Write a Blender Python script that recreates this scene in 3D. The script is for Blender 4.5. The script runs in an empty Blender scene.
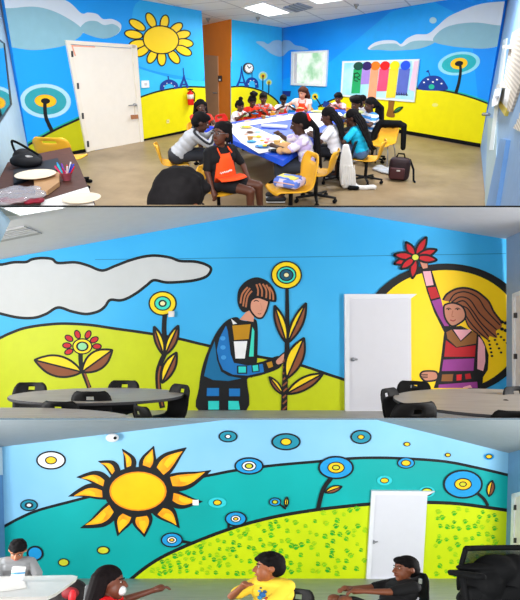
import bpy, bmesh, math, random
from mathutils import Vector as V, Matrix as MX
from mathutils import noise as mnoise
random.seed(7)
PI = math.pi
sc = bpy.context.scene
COL = sc.collection
F = 520.0                                   # focal length for the 520 x 600 frame
# ------------------------------------------------------------------ camera, world, lights, exposure
HOR = {1: 25.0, 2: 328.0, 3: 520.0}         # eye-level row of each of the three rooms
EYE = {1: 2.44, 2: 1.5, 3: 1.42}             # eye height over each room's floor
PITCH = math.atan((HOR[2] - 300) / F)       # the middle room is level
ZC = EYE[2]
cam = bpy.data.cameras.new('camera'); cam_o = bpy.data.objects.new('camera', cam); COL.objects.link(cam_o)
cam_o.location = (0, 0, ZC); cam_o.rotation_euler = (PI / 2 + PITCH, 0, 0)
cam.sensor_fit = 'HORIZONTAL'; cam.sensor_width = 36.0; cam.lens = 36.0 * F / 520.0
cam.clip_start = 0.05; cam.clip_end = 200
sc.camera = cam_o
w = bpy.data.worlds.new('world'); sc.world = w; w.use_nodes = True
w.node_tree.nodes['Background'].inputs[0].default_value = (0.97, 0.985, 1.0, 1)
w.node_tree.nodes['Background'].inputs[1].default_value = 0.7
sc.view_settings.view_transform = 'Standard'; sc.view_settings.look = 'None'
sc.view_settings.exposure = 0.0; sc.view_settings.gamma = 1.0

def area(name, loc, target, sx, sy, energy, color=(1, 1, 1)):
    l = bpy.data.lights.new(name, 'AREA'); l.shape = 'RECTANGLE'; l.size = sx; l.size_y = sy; l.energy = energy; l.color = color
    o = bpy.data.objects.new(name, l); COL.objects.link(o)
    o.location = loc; o.rotation_euler = (V(target) - V(loc)).to_track_quat('-Z', 'Y').to_euler()
    return o
area('fill_light_front', (0.0, -3.0, ZC + 0.6), (0, 10, ZC + 0.8), 7.0, 6.0, 1300)  # added fill light behind the camera, brightens all three rooms
# added fill for the middle and lower room, unseen left and right of frame
area('fill_light_middle_left', (-6.2, 4.6, 1.75), (1.0, 9.45, 1.9), 1.6, 2.6, 360)
area('fill_light_middle_right', (6.2, 4.6, 1.75), (-1.0, 9.45, 1.9), 1.6, 2.6, 410)
area('fill_light_lower_left', (-7.2, 6.2, -.95), (1.5, 12.3, -2.2), 1.6, 2.6, 700)  # added fill pair outside the frame, brightens the lower mural wall
area('fill_light_lower_right', (7.2, 6.2, -.95), (-1.5, 12.3, -2.2), 1.6, 2.6, 700)

# ------------------------------------------------------------------ rooms: each has its own floor, eye level and slope
CW = MX.Rotation(PITCH, 4, 'X')
class Room:
    def __init__(s, k):
        s.H = EYE[k]; s.a = math.atan((300 - HOR[k]) / F)
        s.Mt = MX.Translation((0, 0, ZC)) @ CW @ MX.Rotation(s.a, 4, 'X') @ MX.Translation((0, 0, -s.H))
        s.inv = MX.Rotation(-s.a, 3, 'X'); s.o = V((0, 0, s.H)); s.things = []; s.clips = []
    def ray(s, px, py):
        return s.inv @ V(((px - 260) / F, 1.0, (300 - py) / F))
    def at(s, px, py, z=0.0):
        d = s.ray(px, py); t = (z - s.H) / d.z
        return s.o + d * t
    def depth(s, px, py, dist):
        return s.o + s.ray(px, py) * dist
R1, R2, R3 = Room(1), Room(2), Room(3)

class Plane:
    def __init__(s, R, p, n):
        s.R, s.p, s.n = R, V(p), V(n).normalized()
        if (R.o - s.p).dot(s.n) < 0: s.n = -s.n
    def __call__(s, px, py, off=0.0):
        d = s.R.ray(px, py); q = s.p + s.n * off
        t = (q - s.R.o).dot(s.n) / d.dot(s.n)
        return s.R.o + d * t
def upright(R, a, b):                        # upright wall over two floor points given as pixels
    p, q = R.at(*a), R.at(*b)
    return Plane(R, p, (q - p).cross(V((0, 0, 1))))
def plane3(R, a, b, c): return Plane(R, a, (b - a).cross(c - a))

# ------------------------------------------------------------------ materials
def lin(c): return c / 12.92 if c <= 0.04045 else ((c + 0.055) / 1.055) ** 2.4
def rgb(h):
    h = h.lstrip('#'); return tuple(lin(int(h[i:i + 2], 16) / 255) for i in (0, 2, 4)) + (1,)
MATS = {}
def mt(h, rough=0.6, kind='plain', metal=0.0, h2=None, scale=6.0, amt=0.08, spec=0.3):
    key = (h, rough, kind, metal, h2, scale, amt)
    if key in MATS: return MATS[key]
    m = bpy.data.materials.new(kind + '_' + h.strip('#')); m.use_nodes = True
    nt = m.node_tree; bs = nt.nodes['Principled BSDF']; N = nt.nodes.new; L = nt.links.new
    bs.inputs['Roughness'].default_value = rough; bs.inputs['Metallic'].default_value = metal
    bs.inputs['Specular IOR Level'].default_value = spec
    tc = N('ShaderNodeTexCoord'); c1 = rgb(h)
    c2 = rgb(h2) if h2 else tuple(c * (1 - amt) for c in c1[:3]) + (1,)
    mp = N('ShaderNodeMapping'); L(tc.outputs['Object'], mp.inputs[0])
    ramp = N('ShaderNodeValToRGB'); ramp.color_ramp.elements[0].color = c2; ramp.color_ramp.elements[1].color = c1
    if kind == 'wood':
        mp.inputs['Scale'].default_value = (1.2, 9, 9)
        t = N('ShaderNodeTexNoise'); t.inputs['Scale'].default_value = scale; t.inputs['Detail'].default_value = 5
        L(mp.outputs[0], t.inputs[0]); L(t.outputs['Fac'], ramp.inputs[0])
        ramp.color_ramp.elements[0].position = 0.35; ramp.color_ramp.elements[1].position = 0.65
        L(ramp.outputs[0], bs.inputs['Base Color'])
    elif kind == 'stripe':
        t = N('ShaderNodeTexWave'); t.inputs['Scale'].default_value = scale; t.wave_type = 'BANDS'; t.bands_direction = 'Z'
        L(mp.outputs[0], t.inputs[0]); L(t.outputs['Fac'], ramp.inputs[0]); ramp.color_ramp.interpolation = 'CONSTANT'
        ramp.color_ramp.elements[1].position = 0.5; L(ramp.outputs[0], bs.inputs['Base Color'])
    elif kind == 'tiles':
        t = N('ShaderNodeTexBrick'); t.offset = 0.0; t.inputs['Scale'].default_value = 1.0
        t.inputs['Brick Width'].default_value = 1.22; t.inputs['Row Height'].default_value = 0.9; t.inputs['Mortar Size'].default_value = 0.022
        t.inputs['Color1'].default_value = c1; t.inputs['Color2'].default_value = tuple(c * .97 for c in c1[:3]) + (1,); t.inputs['Mortar'].default_value = c2
        mp.inputs['Rotation'].default_value = (0, 0, math.radians(24)); L(mp.outputs[0], t.inputs[0]); L(t.outputs['Color'], bs.inputs['Base Color'])
    elif kind == 'planks':
        t = N('ShaderNodeTexNoise'); mp.inputs['Scale'].default_value = (0.5, 6, 1); t.inputs['Scale'].default_value = scale; t.inputs['Detail'].default_value = 4
        L(mp.outputs[0], t.inputs[0]); L(t.outputs['Fac'], ramp.inputs[0]); L(ramp.outputs[0], bs.inputs['Base Color'])
        ramp.color_ramp.elements[0].position = 0.3; ramp.color_ramp.elements[1].position = 0.7
    elif kind == 'print':
        t = N('ShaderNodeTexVoronoi'); t.inputs['Scale'].default_value = scale
        L(mp.outputs[0], t.inputs[0]); L(t.outputs['Color'], ramp.inputs[0]); ramp.color_ramp.interpolation = 'CONSTANT'
        ramp.color_ramp.elements[1].position = 0.5; L(ramp.outputs[0], bs.inputs['Base Color'])
    else:
        t = N('ShaderNodeTexNoise'); t.inputs['Scale'].default_value = scale; t.inputs['Detail'].default_value = 6 if kind == 'concrete' else 3
        L(mp.outputs[0], t.inputs[0]); L(t.outputs['Fac'], ramp.inputs[0])
        ramp.color_ramp.elements[0].position = 0.3; ramp.color_ramp.elements[1].position = 0.7
        L(ramp.outputs[0], bs.inputs['Base Color'])
        if kind == 'concrete':
            t.inputs['Roughness'].default_value = 0.65; ramp.color_ramp.elements.new(0.5).color = tuple((a + b) / 2 * 1.03 for a, b in zip(c1, c2))
    MATS[key] = m; return m
def mt_emit(h, strength, h2=None, scale=3.0):
    key = ('emit', h, strength, h2)
    if key in MATS: return MATS[key]
    m = bpy.data.materials.new('lit_' + h.strip('#')); m.use_nodes = True; nt = m.node_tree
    bs = nt.nodes['Principled BSDF']; bs.inputs['Base Color'].default_value = (0.05, 0.05, 0.05, 1)
    tc = nt.nodes.new('ShaderNodeTexCoord'); t = nt.nodes.new('ShaderNodeTexNoise'); t.inputs['Scale'].default_value = scale; t.inputs['Detail'].default_value = 6
    r = nt.nodes.new('ShaderNodeValToRGB'); r.color_ramp.elements[0].color = rgb(h2 or h); r.color_ramp.elements[1].color = rgb(h)
    r.color_ramp.elements[0].position = .38; r.color_ramp.elements[1].position = .56
    nt.links.new(tc.outputs['Object'], t.inputs[0]); nt.links.new(t.outputs['Fac'], r.inputs[0]); nt.links.new(r.outputs[0], bs.inputs['Emission Color'])
    bs.inputs['Emission Strength'].default_value = strength
    MATS[key] = m; return m
def mt_glass(h='#ffffff', alpha=0.25, rough=0.1):
    key = ('glass', h, alpha)
    if key in MATS: return MATS[key]
    m = bpy.data.materials.new('clear_' + h.strip('#')); m.use_nodes = True; bs = m.node_tree.nodes['Principled BSDF']
    bs.inputs['Base Color'].default_value = rgb(h); bs.inputs['Alpha'].default_value = alpha; bs.inputs['Roughness'].default_value = rough
    tc = m.node_tree.nodes.new('ShaderNodeTexCoord'); t = m.node_tree.nodes.new('ShaderNodeTexNoise'); t.inputs['Scale'].default_value = 14
    bp = m.node_tree.nodes.new('ShaderNodeBump'); bp.inputs['Strength'].default_value = .15
    m.node_tree.links.new(tc.outputs['Object'], t.inputs[0]); m.node_tree.links.new(t.outputs['Fac'], bp.inputs['Height']); m.node_tree.links.new(bp.outputs[0], bs.inputs['Normal'])
    MATS[key] = m; return m
BLK = mt('#0b0c0e', .7, spec=.12); BLKP = mt('#111113', .55, spec=.2)

# ------------------------------------------------------------------ mesh building
class MB:
    def __init__(s): s.v = []; s.f = []; s.m = []; s.mats = []; s.sm = []
    def mi(s, m):
        if m not in s.mats: s.mats.append(m)
        return s.mats.index(m)
    def add(s, vs, fs, m, smooth=False):
        b = len(s.v); s.v += [V(x) for x in vs]; k = s.mi(m)
        for f in fs: s.f.append([b + i for i in f]); s.m.append(k); s.sm.append(smooth)
        return s
    def box(s, c, sz, m, rot=None, bev=0.0):
        c = V(c); hx, hy, hz = sz[0] / 2, sz[1] / 2, sz[2] / 2
        if bev <= 0:
            vs = [V((x, y, z)) for x in (-hx, hx) for y in (-hy, hy) for z in (-hz, hz)]
            fs = [(0, 1, 3, 2), (4, 6, 7, 5), (0, 4, 5, 1), (2, 3, 7, 6), (0, 2, 6, 4), (1, 5, 7, 3)]
        else:
            bm = bmesh.new(); bmesh.ops.create_cube(bm, size=1.0)
            for q in bm.verts: q.co = V((q.co.x * sz[0], q.co.y * sz[1], q.co.z * sz[2]))
            bmesh.ops.bevel(bm, geom=bm.edges[:] , offset=bev, segments=3, affect='EDGES', profile=.5)
            bm.verts.index_update(); vs = [q.co.copy() for q in bm.verts]; fs = [[q.index for q in f.verts] for f in bm.faces]; bm.free()
        if rot is not None: vs = [rot @ q for q in vs]
        return s.add([c + q for q in vs], fs, m, bev > 0)
    def cap(s, a, b, ra, rb, m, n=12):       # tapered limb with round ends
        a, b = V(a), V(b); d = b - a
        if d.length < 1e-6: d = V((0, 0, 1e-4))
        z = d.normalized(); x = z.orthogonal().normalized(); y = z.cross(x)
        rings = [(a - z * ra * math.cos(t), ra * math.sin(t)) for t in (.25, .6, 1.0, 1.4)] + [(b + z * rb * math.sin(t), rb * math.cos(t)) for t in (.15, .55, .95, 1.3)]
        vs = []; fs = []
        for p, r in rings:
            for i in range(n):
                t = 2 * PI * i / n; vs.append(p + x * math.cos(t) * r + y * math.sin(t) * r)
        for k in range(len(rings) - 1):
            for i in range(n): fs.append((k * n + i, k * n + (i + 1) % n, (k + 1) * n + (i + 1) % n, (k + 1) * n + i))
        fs.append(tuple(range(n))[::-1]); fs.append(tuple(range((len(rings) - 1) * n, len(rings) * n)))
        return s.add(vs, fs, m, True)
    def ell(s, c, r, m, rot=None, n=16, k=10):
        c = V(c); vs = [V((0, 0, -r[2]))]; fs = []
        for j in range(1, k):
            t = -PI / 2 + PI * j / k
            for i in range(n):
                u = 2 * PI * i / n; vs.append(V((r[0] * math.cos(t) * math.cos(u), r[1] * math.cos(t) * math.sin(u), r[2] * math.sin(t))))
        vs.append(V((0, 0, r[2])))
        for i in range(n): fs.append((0, 1 + (i + 1) % n, 1 + i))
        for j in range(k - 2):
            for i in range(n): fs.append((1 + j * n + i, 1 + j * n + (i + 1) % n, 1 + (j + 1) * n + (i + 1) % n, 1 + (j + 1) * n + i))
        e = len(vs) - 1
        for i in range(n): fs.append((1 + (k - 2) * n + i, 1 + (k - 2) * n + (i + 1) % n, e))
        if rot is not None: vs = [rot @ q for q in vs]
        return s.add([c + q for q in vs], fs, m, True)
    def tube(s, pts, r, m, n=8, closed=False):
        pts = [V(p) for p in pts]; N = len(pts); rr = r if isinstance(r, (list, tuple)) else [r] * N
        vs = []; fs = []; x = None
        for i, p in enumerate(pts):
            d = (pts[min(i + 1, N - 1)] - pts[max(i - 1, 0)]); d = d.normalized() if d.length > 1e-9 else V((0, 0, 1))
            x = d.orthogonal().normalized() if x is None else (x - d * x.dot(d)).normalized()
            y = d.cross(x)
            for k in range(n): t = 2 * PI * k / n; vs.append(p + (x * math.cos(t) + y * math.sin(t)) * rr[i])
        for i in range(N - 1):
            for k in range(n): fs.append((i * n + k, i * n + (k + 1) % n, (i + 1) * n + (k + 1) % n, (i + 1) * n + k))
        fs.append(tuple(range(n))[::-1]); fs.append(tuple(range((N - 1) * n, N * n)))
        return s.add(vs, fs, m, True)
    def lathe(s, c, prof, m, n=24, rot=None, smooth=True):   # profile [(r, z)]
        c = V(c); vs = []; fs = []
        for r, z in prof:
            for i in range(n): t = 2 * PI * i / n; vs.append(V((r * math.cos(t), r * math.sin(t), z)))
        for k in range(len(prof) - 1):
            for i in range(n): fs.append((k * n + i, k * n + (i + 1) % n, (k + 1) * n + (i + 1) % n, (k + 1) * n + i))
        fs.append(tuple(range(n))[::-1]); fs.append(tuple(range((len(prof) - 1) * n, len(prof) * n)))
        if rot is not None: vs = [rot @ q for q in vs]
        return s.add([c + q for q in vs], fs, m, smooth)
    def prism(s, front, back, m, mside=None):  # two matching outlines
        n = len(front); self_v = list(front) + list(back)
        s.add(self_v, [tuple(range(n)), tuple(range(2 * n - 1, n - 1, -1))], m)
        s.add(self_v, [(i, n + i, n + (i + 1) % n, (i + 1) % n) for i in range(n)], mside or m)
        return s
    def patch(s, grid, th, m, smooth=True, skip=()):   # a grid of points given thickness
        nu, nv = len(grid), len(grid[0]); bm = bmesh.new()
        vv = [[bm.verts.new(p) for p in row] for row in grid]
        for i in range(nu - 1):
            for j in range(nv - 1):
                if (i, j) not in skip: bm.faces.new((vv[i][j], vv[i + 1][j], vv[i + 1][j + 1], vv[i][j + 1]))
        for q in [q for q in bm.verts if not q.link_faces]: bm.verts.remove(q)
        bmesh.ops.recalc_face_normals(bm, faces=bm.faces[:])
        bm.normal_update(); bm.verts.index_update(); n = len(bm.verts)
        vs = [q.co + q.normal * th / 2 for q in bm.verts] + [q.co - q.normal * th / 2 for q in bm.verts]
        fs = [[q.index for q in f.verts] for f in bm.faces]; fs += [[i + n for i in f][::-1] for f in fs]
        for e in bm.edges:
            if len(e.link_faces) == 1: a, b = e.verts[0].index, e.verts[1].index; fs.append((a, b, b + n, a + n))
        s.add(vs, fs, m, smooth); bm.free(); return s
    def mesh(s, name, shift=None):
        me = bpy.data.meshes.new(name)
        me.from_pydata([(p - shift if shift is not None else p)[:] for p in s.v], [], s.f)
        for m in s.mats: me.materials.append(m)
        for p, k, q in zip(me.polygons, s.m, s.sm): p.material_index = k; p.use_smooth = q
        me.update(); bm = bmesh.new(); bm.from_mesh(me); bmesh.ops.recalc_face_normals(bm, faces=bm.faces[:]); bm.to_mesh(me); bm.free()
        return me
def fuse(mb, voxel, smooth=2, keep=None):     # one continuous skin round overlapping forms
    me = mb.mesh('form'); o = bpy.data.objects.new('form', me); COL.objects.link(o)
    md = o.modifiers.new('r', 'REMESH'); md.mode = 'VOXEL'; md.voxel_size = voxel; md.use_smooth_shade = True
    if smooth: ms = o.modifiers.new('s', 'SMOOTH'); ms.factor = .5; ms.iterations = smooth
    dg = bpy.context.evaluated_depsgraph_get(); dg.update()
    out = bpy.data.meshes.new_from_object(o.evaluated_get(dg), depsgraph=dg)
    bpy.data.objects.remove(o); bpy.data.meshes.remove(me)
    out.materials.clear(); out.materials.append(mb.mats[0])
    for p in out.polygons: p.material_index = 0; p.use_smooth = True
    return out

# ------------------------------------------------------------------ objects
def link(name, data): o = bpy.data.objects.new(name, data); COL.objects.link(o); return o
def tag(o, label, cat, group=None):
    o['label'] = label; o['category'] = cat
    if group: o['group'] = group
    return o
def scl(s): return MX.Scale(s, 4) if isinstance(s, (int, float)) else MX.Diagonal((*s, 1))
def thing(R, name, label, cat, loc, rot=0.0, s=1.0, group=None):
    o = link(name, None); o.matrix_world = R.Mt @ MX.Translation(V(loc)) @ MX.Rotation(rot, 4, 'Z') @ scl(s)
    o.empty_display_size = .1; tag(o, label, cat, group); R.things.append(o); o['_at'] = tuple(loc)
    return o
def part(par, name, mb, label=None, room=False):   # room=True: the mesh is in room coordinates, the thing has no turn
    me = mb if isinstance(mb, bpy.types.Mesh) else mb.mesh(name, V(par['_at']) if room else None)
    o = link(name, me); o.parent = par
    if '_at' in par: o['_at'] = tuple(par['_at'])
    if label: o['label'] = label
    return o
def solo(R, name, mb, label, cat, loc, rot=0.0, s=1.0, group=None, room=False):
    me = mb if isinstance(mb, bpy.types.Mesh) else mb.mesh(name, V(loc) if room else None)
    o = link(name, me); o.matrix_world = R.Mt @ MX.Translation(V(loc)) @ MX.Rotation(rot, 4, 'Z') @ scl(s)
    o['_at'] = tuple(loc); tag(o, label, cat, group); R.things.append(o); return o
def struct(R, name, mb):
    o = link(name, mb.mesh(name)); o.matrix_world = R.Mt; o['kind'] = 'structure'; o['_at'] = (0, 0, 0); return o
def dup(R, src, label, loc, rot=0.0, s=1.0, group=None):
    def cp(o, par):
        c = o.copy(); COL.objects.link(c)
        if par: c.parent = par
        for ch in o.children: cp(ch, c)
        return c
    c = cp(src, None); c.matrix_world = R.Mt @ MX.Translation(V(loc)) @ MX.Rotation(rot, 4, 'Z') @ scl(s)
    c['label'] = label
    if group: c['group'] = group
    R.things.append(c); return c

# ------------------------------------------------------------------ painted walls
def crom(pts, closed=False, k=6):
    n = len(pts); out = []
    if n < 3: return [tuple(p) for p in pts]
    for i in range(n if closed else n - 1):
        g = lambda j: pts[j % n] if closed else pts[max(0, min(n - 1, j))]
        a, b, c, d = g(i - 1), g(i), g(i + 1), g(i + 2)
        for t in [q / k for q in range(k)]:
            out.append(tuple(.5 * (2 * b[z] + (c[z] - a[z]) * t + (2 * a[z] - 5 * b[z] + 4 * c[z] - d[z]) * t * t + (3 * b[z] - a[z] - 3 * c[z] + d[z]) * t ** 3) for z in (0, 1)))
    if not closed: out.append(tuple(pts[-1]))
    return out
def clip_poly(p, c):
    ar = sum(c[i][0] * c[(i + 1) % len(c)][1] - c[(i + 1) % len(c)][0] * c[i][1] for i in range(len(c)))
    sg = 1 if ar > 0 else -1
    for i in range(len(c)):
        a, b = c[i], c[(i + 1) % len(c)]; out = []
        ins = lambda q: sg * ((b[0] - a[0]) * (q[1] - a[1]) - (b[1] - a[1]) * (q[0] - a[0])) >= -1e-9
        for j in range(len(p)):
            q, r = p[j], p[(j + 1) % len(p)]
            if ins(q) != ins(r):
                d1 = (b[0] - a[0]) * (q[1] - a[1]) - (b[1] - a[1]) * (q[0] - a[0]); d2 = (b[0] - a[0]) * (r[1] - a[1]) - (b[1] - a[1]) * (r[0] - a[0])
                t = d1 / (d1 - d2); x = (q[0] + (r[0] - q[0]) * t, q[1] + (r[1] - q[1]) * t)
                out += [q, x] if ins(q) else [x]
            elif ins(q): out.append(q)
        p = out
        if len(p) < 3: return []
    return p
K = mt('#121418', .6, amt=.2)
class Mural:
    def __init__(s, plane, wall, clip, step=.00022): s.pl, s.w, s.clip, s.st, s.n, s.mb = plane, wall, clip, step, 1, None
    def begin(s, name, label): s.end(); s.mb = MB(); s.nm = name; s.lb = label; return s
    def end(s):
        if s.mb and s.mb.f: part(s.w, s.nm, s.mb, s.lb)
        s.mb = None
    def poly(s, p, m):
        p = clip_poly([tuple(q) for q in p], s.clip)
        if len(p) > 2: s.mb.add([s.pl(x, y, s.n * s.st) for x, y in p], [tuple(range(len(p)))], m)
    def fill(s, p, m, smooth=True, k=6):
        s.n += 1; s.poly(crom(p, True, k) if smooth else p, m)
    def line(s, p, wd, m=None, smooth=True, closed=False, taper=None, k=6):
        m = m or K; s.n += 1
        q = crom(p, closed, k) if smooth else [tuple(x) for x in p]
        if closed: q = q + [q[0]]
        n = len(q); L = []; Rr = []
        for i in range(n):
            a, b = (q[i - 1] if i else (q[-2] if closed else q[0])), (q[i + 1] if i < n - 1 else (q[1] if closed else q[-1]))
            dx, dy = b[0] - a[0], b[1] - a[1]; d = math.hypot(dx, dy) or 1e-6
            t = i / (n - 1); ww = (wd if not taper else wd + (taper - wd) * t) / 2
            L.append((q[i][0] - dy / d * ww, q[i][1] + dx / d * ww)); Rr.append((q[i][0] + dy / d * ww, q[i][1] - dx / d * ww))
        for i in range(n - 1): s.poly([L[i], L[i + 1], Rr[i + 1], Rr[i]], m)
    def shape(s, p, m, wd=2.0, smooth=True): s.fill(p, m, smooth); s.line(p, wd, None, smooth, True)
    def ell(s, cx, cy, rx, ry, m, rot=0.0, n=28):
        s.n += 1; c, z = math.cos(rot), math.sin(rot)
        s.poly([(cx + rx * math.cos(t) * c - ry * math.sin(t) * z, cy + rx * math.cos(t) * z + ry * math.sin(t) * c) for t in [2 * PI * i / n for i in range(n)]], m)
    def rings(s, cx, cy, L, rot=0.0):
        for rx, ry, m in L: s.ell(cx, cy, rx, ry, m, rot)
    def leaf(s, b, t, w1, w2, m1, m2, wd=2.2, mid=True):
        dx, dy = t[0] - b[0], t[1] - b[1]; d = math.hypot(dx, dy); nx, ny = dy / d, -dx / d
        at = lambda u, o: (b[0] + dx * u + nx * o, b[1] + dy * u + ny * o)
        prof = [(0, 0), (.12, .45), (.3, .85), (.5, 1), (.7, .85), (.88, .42), (1, 0)]
        e1 = [at(u, w1 * o) for u, o in prof]; e2 = [at(u, -w2 * o) for u, o in prof]
        e1, e2 = crom(e1), crom(e2)
        s.fill(e1 + [at(.5, 0)] if False else e1, m1, False); s.fill(e2, m2, False)
        s.line(e1 + e2[::-1], wd, None, False, True)
        if mid: s.line([b, t], wd * .8, None, False)
def wall(R, name, pl, px, m, th=.12):
    mb = MB(); f = [pl(x, y) for x, y in px]; mb.prism(f, [p - pl.n * th for p in f], m)
    return struct(R, name, mb)
def slab(pl, px, t, m, off=0.0, mb=None, mside=None):
    mb = mb or MB(); mb.prism([pl(x, y, off + t) for x, y in px], [pl(x, y, off + t) - pl.n * t for x, y in px], m, mside); return mb
# ================================================================== ROOM 1 (upper): shell
def near_pt(R, px, py, dist): return R.depth(px, py, dist)
def floor_mesh(R, ycut, near, m, edge, x0=-8.5, x1=8.5, far=24.0, th=.006):
    """floor: flat part, then a sloping apron that rises toward the viewer along the sight plane of row ycut"""
    mb = MB(); a, b = R.at(0, ycut), R.at(520, ycut); yc = a.y
    n = R.depth(260, ycut, near); sl = (n.z - 0) / (n.y - yc); yn, zn = n.y, n.z
    T = [V((x0, far, 0)), V((x1, far, 0)), V((x1, yc, 0)), V((x0, yc, 0)), V((x0 * .5, yn, zn)), V((x1 * .5, yn, zn))]
    B = [p - V((0, 0, th)) for p in T]
    mb.add(T + B, [(3, 2, 1, 0), (4, 5, 2, 3), (6, 7, 8, 9), (9, 8, 11, 10), (0, 1, 7, 6), (0, 6, 9, 3), (3, 9, 10, 4), (2, 8, 7, 1), (5, 11, 8, 2)], m)
    mb.add([T[4], T[5], B[5], B[4]], [(0, 3, 2, 1)], edge)
    R.apron = (V((0, yc, 0)), V((0, -sl, 1)).normalized()); return mb
CONC = mt('#a68f6e', .4, 'concrete', h2='#7f6b4e', scale=1.1)
struct(R1, 'floor', floor_mesh(R1, 205.6, 1.75, CONC, BLK))
SKY1 = mt('#16a0fa', .45, amt=.1, scale=.35); SKYL = mt('#32baf8', .5, amt=.06); DEEP = mt('#0f98fa', .5, h2='#0a84ee', scale=.35)
YEL1 = mt('#e8de00', .5, amt=.05); OLV = mt('#bcbd10', .5, amt=.05); CLD = mt('#cfdcea', .6, amt=.03); CLG = mt('#88b7c8', .6, amt=.05)
PALE = mt('#a9d7ea', .6, amt=.04); TEAL = mt('#3aa6b4', .6, amt=.05); ORG = mt('#f7a90c', .6, amt=.05); SUNY = mt('#ffd70a', .5, amt=.03)
NAVY = mt('#123a94', .55); WHT = mt('#eef0f2', .6, amt=.03); TRUNK = mt('#8a5a1e', .7)
wA = upright(R1, (87, 152), (179, 134)); wD = upright(R1, (282, 112), (480.5, 147.5))
ceil1 = plane3(R1, wD(282, 28), wD(445, 0), wA(202, 11))
# wall C: far wall parallel to A, through the far corner
cC = R1.at(282, 112); dA = (R1.at(143, 142) - R1.at(87, 152)).normalized(); wC = Plane(R1, cC, dA.cross(V((0, 0, 1))))
dD = (R1.at(480.5, 147.5) - R1.at(282, 112)).normalized()
pB = wC(231, 60); wB = Plane(R1, pB, dD.cross(V((0, 0, 1))))
pL = R1.at(31, 162); wL = upright(R1, (31, 162), (13, 215)); wE = upright(R1, (480.5, 147.5), (486, 206))
def base_at(pl, px, lo=60, hi=260):           # floor row under column px on an upright wall
    for _ in range(50):
        m = (lo + hi) / 2
        if pl(px, m).z > 0: lo = m
        else: hi = m
    return lo
mb = MB(); mb.prism([ceil1(x, y) for x, y in ((-90, -70), (610, -70), (610, 31), (-90, 31))], [ceil1(x, y, -.05) for x, y in ((-90, -70), (610, -70), (610, 31), (-90, 31))], mt('#e8edf4', .8, 'tiles', h2='#b9c0cc'))
struct(R1, 'ceiling', mb)
OWALL = wall(R1, 'wall_back', wC, [(231, 12), (282.0, 24), (282, base_at(wC, 282)), (231, base_at(wC, 231))], SKYL, .02)
BWALL = wall(R1, 'wall_alcove', wB, [(196, 14), (231, 10), (231, base_at(wB, 231)), (196, base_at(wB, 196))], mt('#e8821e', .6, amt=.1, scale=2), .02)
AWALL = wall(R1, 'wall_left', wA, [(-1, -30), (201.3, 6), (207, base_at(wA, 207)), (31, base_at(wA, 31))], SKY1, .1)
DWALL = wall(R1, 'wall_right', wD, [(282, 20), (507, -12), (480.5, 147.5), (282, 112)], DEEP, .1)
LBL = mt('#b4d2e8', .5, amt=.06); BLE = mt('#8cb3e0', .5, amt=.08)
LWALL = wall(R1, 'wall_left_end', wL, [(-60, -60), (-1, -30), (31, 162), (13, 215), (-40, 330)], LBL, .05)
EWALL = wall(R1, 'wall_right_end', wE, [(507, -12), (590, -40), (590, 206), (486.2, 206), (480.5, 147.5)], BLE, .05)

# ---- mural on the left wall of the upper room
M = Mural(wA, AWALL, [(-1, -30), (201.5, 6), (207, base_at(wA, 207)), (31, base_at(wA, 31))])
M.begin('painted_lower_sky', 'paler blue band of painted sky')
M.fill([(132, 66), (150, 72), (175, 79), (206, 81), (208, 100), (132, 110)], mt('#35c0f0', .5, amt=.05), False)
M.fill([(140, 0), (201, 12), (205, 76), (180, 76), (136, 64), (132, 40)], mt('#2cb2f8', .5, amt=.05))
M.begin('painted_hill', 'painted yellow hill with a black outline')
M.fill([(24, 148), (36, 140.5), (55, 130), (78, 119.5), (95, 112), (95, 170), (20, 175)], OLV, False)
M.fill([(130, 102), (141, 97), (160, 91), (185, 87), (210, 87.5), (215, 150), (130, 160)], YEL1, False)
M.line([(24, 146.5), (36, 139), (55, 129), (78, 118.5), (90, 113)], 3.2, mt('#1fa28f', .6)); M.line([(24, 148), (36, 140.5), (55, 130), (78, 119.5), (90, 114)], 2.2)
M.line([(130, 102), (141, 97), (160, 91), (185, 87), (210, 87.5)], 1.6)
M.begin('painted_cloud', 'painted white and grey cloud')
M.fill([(-6, -4), (30, -6), (65, 0), (81, 13), (88, 12.5), (97, 14), (103, 19), (112, 19), (120, 23), (121, 29), (116, 35), (105, 38.5), (95, 37), (83, 33), (60, 40), (20, 42), (-6, 30)], CLD)
M.fill([(-6, 12), (14, 8), (38, 7), (62, 15), (83, 31), (68, 44), (50, 48.5), (30, 50), (5, 46), (-6, 44)], CLG)
M.fill([(80, 30), (86, 22), (96, 21), (104, 25), (113, 24), (120, 29), (115, 35.5), (105, 38.5), (93, 36.5)], CLG)
M.begin('painted_tree', 'painted ring-crowned tree with a black trunk')
M.rings(45.5, 101, [(25.5, 17.2, PALE), (21, 13.6, mt('#2ea0ae', .6)), (11, 6.4, ORG), (10, 5.4, mt('#f5c01a')), (4.6, 2.9, K)], .06)
M.line([(45, 101), (45, 110), (46.5, 119), (52, 131)], 3.6, K, taper=3.8)
M.begin('painted_sun', 'painted yellow sun with loose oval petals')
for x, y in ((137.3, 25), (151, 20.3), (164.5, 22.3), (176, 28.3), (182.4, 34.8), (184.8, 43), (183.6, 50.6), (174, 56.8), (161.7, 58.3), (152.2, 56.3), (142.2, 51.2), (137.3, 44), (133.6, 34.5)):
    a = math.atan2((y - 39.6), (x - 161)); far = math.hypot(x - 161, y - 39.6); l = 4.0 + far * .17; wd = 3.9
    M.ell(x, y, l + 1, wd + 1, K, a); M.ell(x, y, l - .3, wd - .3, SUNY, a)
M.rings(161, 39.8, [(18.5, 14.6, K), (17.2, 13.3, SUNY)], .1)
M.begin('painted_towers', 'painted navy arch and lattice tower')
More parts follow.
